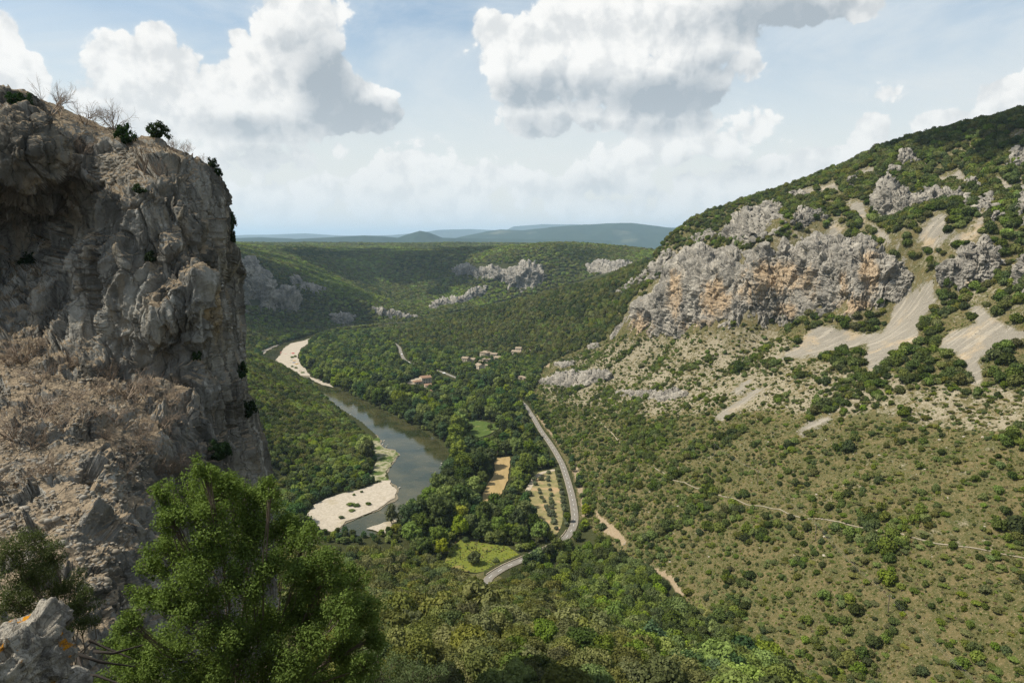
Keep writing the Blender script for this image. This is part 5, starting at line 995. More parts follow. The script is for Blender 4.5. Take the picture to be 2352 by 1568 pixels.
# ------------------------------------------------------------------ leafy plants close to the camera
M['leaf_near'] = mat_foliage('glossy_fresh_leaves', (.088, .128, .044), .42, .3, .0); M['leaf_near_dark'] = mat_foliage('small_olive_leaves', (.085, .105, .032), .25, .25); M['leaf_near_grey'] = mat_foliage('grey_green_leaves', (.095, .12, .045), .2, .3, .0)
def leafy(name, label, cat, base, lobes, Y0, leaf, per, mat, bark, seed, spread=1.3, aspect=.55, twig=1.0):
    rg = np.random.default_rng(seed); bx = np.array(at(*base)); root = empty(name, bx); tag(root, label, cat)
    Vs, Fs, n = [], [], 0; T = []; hub = []
    for (px, py, rp) in lobes:
        Y = Y0 + rg.uniform(-spread, spread); c = np.array(at(px, py, Y)); R = rp * Y / F; m_ = int(per * (rp / 80.0) ** 2)
        sub = [c + unit(rg.normal(size=3)[None])[0] * R * rg.uniform(.3, 1.0) * (1, 1, .9) for _ in range(18)]
        for s_ in sub:
            q_ = m_ // 18; v = unit(rg.normal(size=(q_, 3))); pos = s_ + v * (R * .40 * rg.uniform(.1, 1.1, (q_, 1)) ** .7); nn = unit(v * .5 + (0, 0, .5) + rg.normal(size=v.shape) * .6)
            lv, lf = leaf_cards(pos, nn, leaf, rg, aspect); Vs.append(lv); Fs.append(lf + n); n += len(lv)
        j = bx + np.array([0, .5, 0]) + (c - bx) * rg.uniform(.45, .6) + rg.normal(size=3) * .12; hub.append(j)
        T.append(tube([bx + rg.normal(size=3) * .08, bx + (j - bx) * .5 + rg.normal(size=3) * .15, j, (j + c) / 2 + rg.normal(size=3) * .08, c], [.030 * twig, .026 * twig, .020 * twig, .012 * twig, .006 * twig], 5))
        for s_ in sub: T.append(tube([j + (c - j) * rg.uniform(.3, .9), (c + s_) / 2 + rg.normal(size=3) * .04, s_], [.008 * twig, .006 * twig, .003 * twig], 3))
    V = np.concatenate(Vs) - bx; add('crown', mesh_np('crown', V, [np.concatenate(Fs)]), mat, root)
    tv, tf = join_tubes(T); add('trunk', mesh_np('trunk', tv - bx, [tf], True), bark, root)
    return root
leafy('leafy_tree', 'big bright green leafy tree in the left foreground before the cliff', 'tree', (545, 1700, 14.5),
      [(470, 1085, 42), (495, 1110, 50), (430, 1140, 55), (560, 1135, 48), (600, 1165, 55), (395, 1190, 48), (480, 1190, 70), (650, 1215, 58), (560, 1230, 75), (385, 1270, 55), (350, 1300, 40), (460, 1300, 80), (590, 1310, 80), (690, 1300, 55), (745, 1350, 70), (790, 1410, 60), (700, 1400, 70), (400, 1390, 70), (330, 1370, 42), (510, 1410, 85), (620, 1420, 80), (790, 1480, 60), (345, 1480, 65), (290, 1530, 58), (430, 1500, 85), (560, 1510, 90), (690, 1490, 80), (800, 1550, 60), (330, 1570, 70), (470, 1580, 80), (640, 1580, 80), (740, 1570, 60), (760, 1295, 46), (815, 1340, 46), (845, 1400, 46), (700, 1240, 48), (855, 1465, 44), (840, 1530, 44), (520, 1120, 44), (620, 1120, 34), (300, 1430, 44), (265, 1490, 46), (370, 1130, 30)], 14.5, .029, 6200, M['leaf_near'], M['bark'], 11)
leafy('dark_shrub', 'dark fine leaved shrub at the left edge above the lichened boulder', 'shrub', (150, 1560, 17), [(25, 1270, 45), (75, 1240, 40), (50, 1310, 55), (120, 1270, 42), (110, 1340, 60), (30, 1370, 60), (160, 1350, 50), (190, 1385, 42), (130, 1410, 55), (60, 1420, 50), (185, 1430, 36)], 17, .023, 9500, M['leaf_near_dark'], M['bark'], 12, 1.0, .5, .8)
leafy('grey_shrub', 'grey green leafy shrub at the bottom edge right of the big leafy tree', 'shrub', (900, 1640, 24), [(1010, 1550, 36), (860, 1440, 36), (850, 1490, 42), (900, 1520, 48), (950, 1545, 45), (870, 1555, 55), (980, 1572, 34), (920, 1580, 50), (820, 1530, 40)], 24, .034, 3200, M['leaf_near_grey'], M['bark'], 13, 1.2)
# bare dark limbs lying behind the boulder
T = []
for a_, b_, c_ in [((175, 1500, 12), (230, 1520, 12), (310, 1530, 12.5)), ((150, 1450, 13), (180, 1510, 12.5), (200, 1570, 12)), ((215, 1495, 12.5), (260, 1500, 12.5), (330, 1480, 13)), ((160, 1555, 11.5), (220, 1550, 11.6), (290, 1575, 11.6)), ((205, 1470, 13), (250, 1490, 13), (300, 1510, 13))]:
    T.append(tube([at(*a_), at(*b_), at(*c_)], [.035, .028, .012], 5))
tv, tf = join_tubes(T); c_ = tv.mean(0); o = add('fallen_branches', mesh_np('fallen_branches', tv - c_, [tf], True), simple('dark_dead_wood', (.035, .028, .022), .9, .3, 5)); o.location = c_; tag(o, 'dark bare branches tangled between the boulder and the leafy tree', 'branches')
# ------------------------------------------------------------------ single trees and bushes on the valley floor
def ground_at(px, py):
    x, y, z = cast(px, py, 120); return np.array([x[0], y[0], z[0]])
def lone(name, px, py, R, hue, kind, label, zs=1.0, lift=None, cat='tree', group=None): return plant_tree(name, cat, ground_at(px, py), R, hue, kind, label, group, zs, lift)
lone('willow_tree', 899, 1205, 4.0, 'grey', 'tall0', 'grey green willow at the water edge, left of three by the lower bend', 1.3); lone('willow_tree', 928, 1205, 3.2, 'grey', 'tall0', 'slender grey green willow, middle of three by the lower bend', 1.4); lone('poplar_tree', 970, 1205, 4.2, 'mid', 'tall0', 'tall dark poplar right of the two willows at the lower bend', 1.7)
lone('lime_bush', 910, 1222, 3.0, 'lime', 'oak1', 'bright yellow green bush below the willows at the lower bend'); lone('roadside_tree', 1303, 1199, 2.3, 'bright', 'tall0', 'bright green tree on the left edge of the road before the bend', 1.2)
for px, py, R, h_, lab in [(1212, 1303, 3.2, 'dark', 'leftmost of the four trees hiding the road below the bend'), (1236, 1294, 3.6, 'mid', 'second from the left of the four trees hiding the road below the bend'), (1259, 1284, 3.4, 'dark', 'third from the left of the four trees hiding the road below the bend'), (1281, 1272, 2.8, 'mid', 'rightmost of the four trees hiding the road below the bend')]: lone('roadside_tree', px, py, R, h_, 'tall0', lab, 1.0, None, 'tree', 'trees hiding the lower road')
lone('lone_tree', 1089, 1298, 3.6, 'mid', 'tall0', 'round green tree standing at the front of the yellow meadow', .9)
lone('oak_tree', 1092, 1535, 4.6, 'olive', 'oak0', 'biggest rounded oak with a pale top at the bottom edge of the picture', .95, .8); lone('oak_tree', 1170, 1560, 3.6, 'mid', 'oak0', 'round green oak right of the biggest oak at the bottom edge', .9, .8)
for i, (px, py, R) in enumerate([(1050, 1258, .9), (1074, 1263, .95), (1084, 1262, 1.0), (1118, 1270, .9), (1057, 1271, .8)]): lone('sapling', px, py, R, 'dark', 'pine', 'small dark conical sapling in the yellow meadow', 1.4, 1.2, 'sapling', 'saplings in the yellow meadow')
lone('meadow_bush', 1138, 1291, 1.9, 'mid', 'oak1', 'low green bush at the road side corner of the yellow meadow', .8, .5, 'bush'); lone('meadow_bush', 1070, 1245, 2.2, 'dark', 'oak1', 'dark bush on the far edge of the yellow meadow', .9, .6, 'bush')
for px, py, R, lab in [(1079, 992, 3.4, 'green tree on the left of the lawn by the river wood'), (1126, 988, 2.6, 'small green tree in the middle of the lawn'), (1141, 982, 2.2, 'small green tree at the right of the lawn')]: lone('lawn_tree', px, py, R, 'mid', 'tall0', lab, 1.0)
for (a, b, n_, row) in (((1222, 1097), (1278, 1216), 13, 'left'), ((1258, 1088), (1272, 1200), 12, 'middle'), ((1281, 1085), (1299, 1206), 13, 'right')):
    for i in range(n_):
        t_ = (i + rng.uniform(-.2, .2)) / (n_ - 1); lone('olive_tree', a[0] + (b[0] - a[0]) * t_ + rng.uniform(-2, 2), a[1] + (b[1] - a[1]) * t_, rng.uniform(1.25, 1.95), 'grey', 'oak1', 'grey green olive tree in the %s row of the grove beside the road' % row, 1.0, 1.0, 'tree', 'olive trees in the %s row' % row)
lone('olive_tree', 1213, 1140, 2.6, 'grey', 'oak1', 'large olive tree at the left corner of the grove by the pale track'); lone('olive_tree', 1243, 1104, 2.0, 'grey', 'oak1', 'olive tree standing between the rows under the pale track')
for px, py, R, zs_, lab in [(805, 1161, 2.9, .45, 'low green shrub patch on the near gravel beach, left part'), (819, 1163, 2.6, .45, 'low green shrub patch on the near gravel beach, right part'), (846, 1159, 2.2, .5, 'low green shrub by the water on the near gravel beach'), (808, 1174, 2.4, .35, 'olive brown low shrub below the shrub patch on the gravel'), (784, 1191, 1.9, .7, 'dark round bush at the tip of the gravel beach'), (813, 1138, 1.2, .8, 'small bush at the top of the gravel beach'), (830, 1131, 1.1, .8, 'small bush on the upper edge of the gravel beach'), (870, 1107, 1.8, .5, 'low bush between gravel beach and stony bank')]:
    plant_shrub('beach_shrub', 'shrub', ground_at(px, py) + (0, 0, .4), R, 'mid', lab, 'shrubs on the gravel beach', zs_)
for px, py, R, lab in [(671, 822, 2.6, 'small tree at the back of the far beach above the yellow canoes'), (678, 820, 2.8, 'small round tree right of the tree above the yellow canoes'), (671, 843, 2.2, 'small bush below the blue canoe on the far beach'), (680, 846, 2.4, 'bush right of the one below the blue canoe'), (695, 858, 2.6, 'low bush at the lower end of the far beach')]: plant_shrub('beach_shrub', 'shrub', ground_at(px, py), R, 'mid', lab, 'shrubs on the far beach', .8)
for px, py, R, lab in [(1022, 793, 1.1, 'thin dark cypress behind the small hillside house'), (1086, 858, 1.9, 'tall dark cypress before the hamlet, left of a pair'), (1092, 860, 1.7, 'tall dark cypress before the hamlet, right of a pair'), (1098, 863, 1.6, 'shorter dark cypress right of the cypress pair')]: lone('cypress_tree', px, py, R, 'dark', 'pine', lab, 3.2, 2.6)
for i, (x, y) in enumerate([(1170, 965), (1285, 805), (650, 1265), (1745, 260), (915, 700), (805, 825), (1480, 880)]):
    px, py = d8(x, y); lone('pine_tree', px, py, 1.9 + .3 * (i % 3), 'olive', 'oak1', ['slender pine with a bare trunk in the middle of the slope', 'slender pine right of the pale ledges', 'thin pine above the road by the olive grove', 'tall pine at the foot of the scree field', 'thin pine under the pale ledges', 'thin pine left on the slope above the road', 'thin pine under the clump of big shrubs'][i], .8, 2.6)
b0, b1 = MEADOW.min(0), MEADOW.max(0); X, Y = jitter(b0[0], b1[0], b0[1], b1[1], 1.15); nz = fbm(np.c_[X, Y, X * 0] * .09, 3); m = (sdist(X, Y, MEADOW) < 1) & (rng.random(len(X)) < .5 + 1.3 * nz)
stuff('grass', 'tall yellow green grass clumps growing in the meadow by the road', 'grass', np.c_[X[m], Y[m], np.full(m.sum(), -168.95)], rng.uniform(.3, .85, m.sum()), 'tuft', ['lime', 'straw', 'bright', 'olive'], hue_patch(np.c_[X[m], Y[m], X[m]], 4, .05))
# ------------------------------------------------------------------ houses
M['stone_wall'] = mat_two('rough_stone_wall', (.40, .345, .255), (.29, .245, .18), 1.3, .4, .05); M['render_wall'] = mat_two('cream_render', (.52, .44, .33), (.45, .38, .28), .8, .2, .02)
M['tile_pale'] = mat_two('weathered_clay_tiles', (.34, .275, .20), (.26, .205, .145), 1.6, .5, .05, None, None, None, (1, 1, 1)); M['tile_red'] = mat_two('red_brown_clay_tiles', (.31, .195, .13), (.24, .15, .10), 1.6, .5, .05)
M['glass'] = simple('dark_window', (.02, .022, .025), .2, .2); M['shutter'] = simple('grey_blue_shutter', (.20, .22, .22), .6, .2); M['door'] = simple('brown_door', (.12, .07, .04), .6, .2); M['white'] = simple('white_paint', (.78, .77, .74), .5, .05)
def box_geo(x0, x1, y0, y1, z0, z1):
    V = np.array([(x, y, z) for z in (z0, z1) for y in (y0, y1) for x in (x0, x1)]); return V, np.array([(0, 2, 3, 1), (4, 5, 7, 6), (0, 1, 5, 4), (2, 6, 7, 3), (0, 4, 6, 2), (1, 3, 7, 5)])
def boxes(name, lst, mat, parent):
    Vs, Fs, n = [], [], 0
    for b in lst: V, F_ = box_geo(*b); Vs.append(V); Fs.append(F_ + n); n += 8
    return add(name, mesh_np(name, np.concatenate(Vs), [np.concatenate(Fs)]), mat, parent)
def house(px, py, w, d, h, yaw, roof, wallm, tilem, label, pitch=.33, dz=0.0, chimney=True, wins=2, group='stone houses of the hamlet', name='stone_house'):
    p = ground_at(px, py); root = empty(name, p + np.array([0, d * .4, dz - .3]), math.radians(yaw)); tag(root, label, 'house', group)
    w2, d2 = w / 2, d / 2; rise = (d2 if roof == 'gable' else min(w2, d2)) * pitch
    if roof == 'gable':
        V = [(-w2, -d2, 0), (w2, -d2, 0), (w2, d2, 0), (-w2, d2, 0), (-w2, -d2, h), (w2, -d2, h), (w2, d2, h), (-w2, d2, h), (-w2, 0, h + rise), (w2, 0, h + rise)]; q4 = [(0, 1, 5, 4), (2, 3, 7, 6)]
        bm = bmesh.new(); vs = [bm.verts.new(v) for v in V]
        for f_ in q4 + [(1, 2, 6, 9, 5), (3, 0, 4, 8, 7)]: bm.faces.new([vs[i] for i in f_])
        me = bpy.data.meshes.new('wall'); bm.to_mesh(me); bm.free()
        e = .45; s_ = pitch * e; zt = h + rise; t = .22
        top = [(-w2 - e, -d2 - e, h - s_), (w2 + e, -d2 - e, h - s_), (w2 + e, 0, zt), (-w2 - e, 0, zt), (-w2 - e, d2 + e, h - s_), (w2 + e, d2 + e, h - s_)]; fs = [(0, 1, 2, 3), (3, 2, 5, 4)]
    elif roof == 'hip':
        V, q4 = box_geo(-w2, w2, -d2, d2, 0, h); me = mesh_np('wall', V, [q4[2:]])
        e = .5; s_ = pitch * e; L = max(0.0, w2 - d2) + .3; zt = h + rise; t = .22
        top = [(-w2 - e, -d2 - e, h - s_), (w2 + e, -d2 - e, h - s_), (w2 + e, d2 + e, h - s_), (-w2 - e, d2 + e, h - s_), (-L, 0, zt), (L, 0, zt)]; fs = [(0, 1, 5, 4), (1, 2, 5), (2, 3, 4, 5), (3, 0, 4)]
    else:   # lean-to
        rise = d * pitch * .6
        V = [(-w2, -d2, 0), (w2, -d2, 0), (w2, d2, 0), (-w2, d2, 0), (-w2, -d2, h), (w2, -d2, h), (w2, d2, h + rise), (-w2, d2, h + rise)]; me = mesh_np('wall', V, [np.array([(0, 1, 5, 4), (2, 3, 7, 6), (1, 2, 6, 5), (3, 0, 4, 7)])])
        e = .35; t = .2; s_ = rise / d * e; top = [(-w2 - e, -d2 - e, h - s_), (w2 + e, -d2 - e, h - s_), (w2 + e, d2 + e, h + rise + s_), (-w2 - e, d2 + e, h + rise + s_)]; fs = [(0, 1, 2, 3)]; zt = h + rise
    add('wall', me, wallm, root)
    bm = bmesh.new(); vs = [bm.verts.new((a, b, c + .03)) for a, b, c in top]; fcs = [bm.faces.new([vs[i] for i in f_]) for f_ in fs]; r_ = bmesh.ops.extrude_face_region(bm, geom=fcs); bmesh.ops.translate(bm, verts=[v for v in r_['geom'] if isinstance(v, bmesh.types.BMVert)], vec=(0, 0, t)); bmesh.ops.recalc_face_normals(bm, faces=bm.faces)
    me = bpy.data.meshes.new('roof'); bm.to_mesh(me); bm.free(); rf = add('roof', me, tilem, root)
    if chimney: boxes('chimney', [(w2 * .45 - .4, w2 * .45 + .4, -.9, -.1, zt - 1.0, zt + .9), (w2 * .45 - .5, w2 * .45 + .5, -1.0, 0, zt + .9, zt + 1.05)], wallm, rf)
    zf = [1.0] if h < 4.6 else [1.0, 3.9]
    for face in ('front', 'left'):
        L_ = w if face == 'front' else d; n_ = wins if face == 'front' else max(1, wins - 1)
        for zi in zf:
            for i in range(n_):
                if face == 'front' and zi == 1.0 and i == n_ - 1: continue
                u_ = -L_ / 2 + L_ * (i + 1) / (n_ + 1); z0, z1 = zi, zi + 1.35
                if face == 'front': f_ = (u_ - .55, u_ + .55, -d2 - .06, -d2 + .02, z0 - .1, z1 + .1); g_ = (u_ - .42, u_ + .42, -d2 - .09, -d2 - .02, z0, z1); sh = [(u_ - 1.05, u_ - .56, -d2 - .08, -d2 - .01, z0, z1), (u_ + .56, u_ + 1.05, -d2 - .08, -d2 - .01, z0, z1)]
                else: f_ = (-w2 - .06, -w2 + .02, u_ - .55, u_ + .55, z0 - .1, z1 + .1); g_ = (-w2 - .09, -w2 - .02, u_ - .42, u_ + .42, z0, z1); sh = None
                wd = boxes('window', [f_], M['stone_wall'], root); boxes('pane', [g_], M['glass'], wd)
                if sh and wallm is M['render_wall']: boxes('shutter', sh, M['shutter'], wd)
    u_ = -w2 + w * wins / (wins + 1); boxes('door', [(u_ - .6, u_ + .6, -d2 - .08, -d2 + .02, .3, 2.4)], M['door'], root)
    return root
SW, RW, TP, TR = M['stone_wall'], M['render_wall'], M['tile_pale'], M['tile_red']
house(1115, 822, 13, 11, 8.2, -28, 'hip', SW, TP, 'tallest stone house of the hamlet with a pale hipped roof', .36, wins=3)
house(1070, 834, 9.5, 8, 7.2, -30, 'gable', SW, TP, 'two storey stone house at the left end of the hamlet', .4)
house(1083, 833, 9, 6, 4.8, -20, 'leanto', SW, TP, 'lower stone wing right of the left hand hamlet house', .4, chimney=False)
house(1057, 836, 5, 4, 3.4, -30, 'leanto', SW, TP, 'small stone lean-to at the far left of the hamlet', .5, chimney=False, wins=1)
house(1118, 832, 12, 7, 4.6, -15, 'hip', SW, TP, 'long low stone house in front of the tallest house', .36)
house(1106, 836, 6, 5, 4.2, -25, 'gable', SW, TP, 'small stone house left of the long low one', .36, wins=1, chimney=False)
house(1135, 823, 10, 8, 6.6, -20, 'gable', SW, TP, 'stone house at the right end of the hamlet', .36)
house(1142, 828, 8, 6, 4.0, -12, 'leanto', SW, TP, 'low stone outbuilding at the right foot of the hamlet', .5, chimney=False)
house(1102, 850, 12, 8.5, 6.8, -62, 'gable', RW, TP, 'pale gabled house in front of the hamlet', .4)
house(1118, 846, 5, 3, 4.4, -30, 'leanto', SW, TP, 'roofed stone wall remnant right of the pale gabled house', .5, chimney=False, wins=1)
house(1187, 814, 14, 9, 4.4, -22, 'gable', RW, TP, 'long pale house standing alone right of the hamlet', .4, wins=3)
house(1192, 809, 9, 8, 6.2, -22, 'gable', RW, TP, 'taller block behind the long pale house right of the hamlet', .4)
house(1217, 809, 4.5, 4, 3.2, -40, 'leanto', RW, TP, 'tiny pale shed beside the lane cutting', .5, chimney=False, wins=1)
house(1198, 870, 6.5, 5, 2.8, -20, 'hip', RW, TP, 'small tiled pavilion on the slope below the lane', .4, chimney=False, wins=1)
house(1205, 872, 4.5, 3.5, 2.4, -20, 'leanto', RW, TP, 'little tiled shed beside the pavilion below the lane', .4, chimney=False, wins=1)
house(976, 880, 12, 10, 7.0, 28, 'gable', RW, TR, 'main red roofed house among the riverside trees', .36, wins=3, group='red roofed houses by the river')
house(958, 882, 9.5, 7, 3.4, 28, 'hip', RW, TR, 'low left wing of the red roofed house', .36, chimney=False, group='red roofed houses by the river')
house(984, 890, 9, 4, 3.2, 28, 'leanto', RW, TR, 'tiled porch in front of the red roofed house', .4, chimney=False, group='red roofed houses by the river')
house(991, 904, 8.5, 6.5, 3.0, 10, 'hip', RW, TR, 'small red roofed building nearest the river', .36, chimney=False, group='red roofed houses by the river')
house(988, 800, 8, 6, 3.6, -5, 'gable', RW, TP, 'small house with a pale roof at the foot of the wooded spur', .36, chimney=False, group='scattered small houses')
house(1021, 798, 6, 5, 3.0, -30, 'gable', RW, TP, 'little house beside the thin cypress', .36, chimney=False, wins=1, group='scattered small houses')
house(953, 815, 9, 6, 3.6, -25, 'gable', SW, TP, 'half hidden brown roofed house left of the spur foot', .36, chimney=False, group='scattered small houses')
house(934, 840, 7, 6, 3.2, 8, 'gable', M['white'], M['white'], 'white tent roofed cabin in the trees beside the road', .6, chimney=False, wins=1, group='scattered small houses', name='cabin')
house(991, 840, 7, 5, 2.8, 25, 'leanto', RW, M['track'], 'pale flat roofed shed left of the road among trees', .2, chimney=False, wins=1, group='scattered small houses', name='shed')
flat_sheet('courtyard', on_z(*np.array([(936, 880), (940, 873), (955, 868), (966, 868), (964, 876), (950, 882)], float).T, -168.9), -168.9, M['track'], .4, seed=30)
# ------------------------------------------------------------------ cars, boats, people, poles, walls, rocks
def car(px, py, yaw, col, label):
    p = ground_at(px, py); p[2] = max(p[2], -168.19) if seg_dist(np.array([p[0]]), np.array([p[1]]), ROAD)[0] < 5 else p[2]
    root = empty('parked_car', p, math.radians(yaw)); tag(root, label, 'car', 'cars by the valley road'); m = simple(label.split()[0] + '_car_paint', col, .3, .05)
    prof = [(-2.1, .35), (-2.1, .85), (-1.95, 1.0), (-1.3, 1.05), (-.8, 1.5), (.9, 1.5), (1.6, 1.0), (2.1, .9), (2.15, .35)]
    bm = bmesh.new(); rings = []
    for y_, s_ in ((-.85, .94), (-.78, 1), (.78, 1), (.85, .94)): rings.append([bm.verts.new((x * s_, y_ * (.86 if z > 1.2 else 1), .35 + (z - .35) * s_)) for x, z in prof])
    for a, b in zip(rings[:-1], rings[1:]):
        for i in range(len(prof)): j = (i + 1) % len(prof); bm.faces.new((a[i], b[i], b[j], a[j]))
    bm.faces.new(rings[0]); bm.faces.new(rings[-1][::-1]); bmesh.ops.recalc_face_normals(bm, faces=bm.faces); me = bpy.data.meshes.new('body'); bm.to_mesh(me); bm.free(); add('body', me, m, root)
    boxes('window', [(-.75, .85, -.80, -.72, 1.08, 1.42), (-.75, .85, .72, .80, 1.08, 1.42)], M['glass'], root)
    for x in (-1.35, 1.35):
        for y in (-.78, .78):
            bm = bmesh.new(); bmesh.ops.create_cone(bm, cap_ends=True, segments=14, radius1=.33, radius2=.33, depth=.24, matrix=Matrix.Translation((x, y, .33)) @ Matrix.Rotation(math.pi / 2, 4, 'X')); me = bpy.data.meshes.new('wheel'); bm.to_mesh(me); bm.free(); add('wheel', me, M['glass'], root)
car(1020, 858.5, -35, (.8, .8, .78), 'white car on the road in front of the red roofed house'); car(923, 815, -70, (.75, .75, .74), 'white car on the far stretch of road beyond the hamlet'); car(1184, 816, 10, (.8, .8, .78), 'white car parked left of the long pale house')
def canoe_meshes(col):
    n = 15; xs = np.linspace(-2.3, 2.3, n); V = []; 
    for x in xs:
        t = 1 - (abs(x) / 2.32) ** 2.4; w_ = .42 * t + .01; zz = .36 + .14 * (abs(x) / 2.3) ** 3; V += [(x, -w_, zz), (x, -w_ * .7, .08 + .2 * (1 - t)), (x, 0, .0 + .25 * (1 - t)), (x, w_ * .7, .08 + .2 * (1 - t)), (x, w_, zz), (x, w_ * .55, zz - .03), (x, -w_ * .55, zz - .03)]
    Fq = [(i * 7 + j, i * 7 + (j + 1) % 7, i * 7 + 7 + (j + 1) % 7, i * 7 + 7 + j) for i in range(n - 1) for j in range(7) if j != 5 or abs(xs[i]) > 1.3]
    return mesh_np('hull', V, [np.array(Fq)], True)
CANOE = {c: (canoe_meshes(c), simple(c + '_plastic_hull', v, .35, .08)) for c, v in {'red': (.62, .05, .05), 'yellow': (.75, .42, .04), 'blue': (.04, .10, .32), 'green': (.05, .20, .08)}.items()}
for c, (me, mm) in CANOE.items(): me.materials.append(mm)
def canoe(px, py, yaw, col, label, group, z=-169.35, lift=0.0):
    x, y = on_z(px, py, z); root = empty('canoe', (float(x), float(y), z + lift), math.radians(yaw)); tag(root, label, 'canoe', group)
    o = bpy.data.objects.new('hull', CANOE[col][0]); COL.objects.link(o); o.parent = root; boxes('seat', [(-.75, -.45, -.3, .3, .14, .24), (.35, .65, -.3, .3, .14, .24)], M['glass'], root)
for i in range(9): canoe(643 + 11 * rng.random(), 806.5 + 6 * rng.random(), rng.uniform(-25, 25), 'red', 'red canoe floating off the far gravel beach', 'red canoes on the water', -170.05)
canoe(656, 812.5, 5, 'red', 'red canoe pulled half ashore at the far beach', None, -169.5)
for i in range(4): canoe(672.5 + .5 * i, 810.6 + .5 * i, 4, 'red', 'red canoe in the neat row in the middle of the far beach', 'red canoes in a row on the beach')
for px, py, yw, c, lab in [(675, 828, -4, 'yellow', 'yellow canoe under the small trees of the far beach, upper one'), (677, 828.8, -8, 'yellow', 'yellow canoe just right of the upper yellow one'), (669, 827, -15, 'green', 'dark green canoe left of the yellow canoes'), (675.5, 833, 4, 'blue', 'blue canoe in the middle of the far beach, front'), (675.5, 832.2, 4, 'blue', 'blue canoe in the middle of the far beach, back'), (682, 836, 8, 'yellow', 'yellow canoe in the lower group, front'), (684, 835, 20, 'yellow', 'yellow canoe in the lower group, back'), (679, 836.6, -4, 'yellow', 'yellow canoe at the left of the lower group')]: canoe(px, py, yw, c, lab, 'canoes on the beach')
SKIN = simple('tanned_skin', (.42, .25, .17), .6, .05); CLOTH = {c: simple(c + '_swimwear', v, .8, .1) for c, v in {'dark': (.03, .035, .06), 'red': (.4, .05, .05), 'white': (.7, .7, .68)}.items()}
HAIR = simple('dark_hair', (.03, .022, .015), .8, .2)
def person(px, py, yaw, cloth, label, stride=.12):
    x, y = on_z(px, py, -169.35); root = empty('person', (float(x), float(y), -169.35), math.radians(yaw)); tag(root, label, 'person', 'people on the far beach')
    J = {'pelvis': (0, 0, .95), 'chest': (0, 0, 1.28), 'neck': (0, .01, 1.47), 'head': (0, -.01, 1.62), 'top': (0, 0, 1.72), 'lh': (.09, 0, .9), 'lk': (.10, -stride * .5, .49), 'la': (.10, -stride, .07), 'lt': (.11, -stride - .16, .03), 'rh': (-.09, 0, .9), 'rk': (-.10, stride * .3, .49), 'ra': (-.10, stride, .07), 'rt': (-.11, stride - .16, .03),
         'ls': (.18, 0, 1.42), 'le': (.25, .03, 1.13), 'lw': (.26, -.05, .87), 'lf': (.26, -.09, .77), 'rs': (-.18, 0, 1.42), 're': (-.25, .03, 1.13), 'rw': (-.26, -.05, .87), 'rf': (-.26, -.09, .77)}
    E = [('pelvis', 'chest'), ('chest', 'neck'), ('neck', 'head'), ('head', 'top'), ('pelvis', 'lh'), ('lh', 'lk'), ('lk', 'la'), ('la', 'lt'), ('pelvis', 'rh'), ('rh', 'rk'), ('rk', 'ra'), ('ra', 'rt'), ('chest', 'ls'), ('ls', 'le'), ('le', 'lw'), ('lw', 'lf'), ('chest', 'rs'), ('rs', 're'), ('re', 'rw'), ('rw', 'rf')]
    R_ = {'pelvis': .13, 'chest': .15, 'neck': .055, 'head': .10, 'top': .07, 'lh': .09, 'lk': .06, 'la': .04, 'lt': .03, 'rh': .09, 'rk': .06, 'ra': .04, 'rt': .03, 'ls': .06, 'le': .042, 'lw': .03, 'lf': .02, 'rs': .06, 're': .042, 'rw': .03, 'rf': .02}
    ks = list(J); me = bpy.data.meshes.new('body'); me.from_pydata([J[q_] for q_ in ks], [(ks.index(a), ks.index(b)) for a, b in E], []); o = add('body', me, SKIN, root)
    o.modifiers.new('skin', 'SKIN'); o.modifiers.new('sub', 'SUBSURF').levels = 1; o.modifiers['sub'].render_levels = 2
    for i, q_ in enumerate(ks): me.skin_vertices[0].data[i].radius = (R_[q_], R_[q_] * .85); me.skin_vertices[0].data[i].use_root = (q_ == 'pelvis')
    bm = bmesh.new(); bmesh.ops.create_cone(bm, cap_ends=False, segments=14, radius1=.19, radius2=.165, depth=.26, matrix=Matrix.Translation((0, 0, .9)) @ Matrix.Diagonal((1.05, .85, 1, 1))); me = bpy.data.meshes.new('shorts'); bm.to_mesh(me); bm.free(); add('shorts', me, CLOTH[cloth], root)
    bm = bmesh.new(); bmesh.ops.create_uvsphere(bm, u_segments=12, v_segments=8, radius=.105, matrix=Matrix.Translation((0, .015, 1.675)) @ Matrix.Diagonal((.95, 1.05, .9, 1))); me = bpy.data.meshes.new('hair'); bm.to_mesh(me); bm.free(); add('hair', me, HAIR, root)
person(687.5, 853, 20, 'dark', 'person in dark swimwear standing left of a group on the far beach'); person(689.6, 852.4, -30, 'red', 'person in red swimwear in the middle of the group on the far beach'); person(692.3, 853, 60, 'dark', 'person in dark swimwear standing right of the group on the far beach'); person(667.5, 812, 200, 'white', 'person in white swimwear standing by the red canoe row', .2)
M['pole'] = simple('weathered_pole_wood', (.10, .08, .06), .9, .25, 2)
POLES = [(1640, 1046), (1740, 1113), (1873, 1241), (2039, 1413)]; tops = []
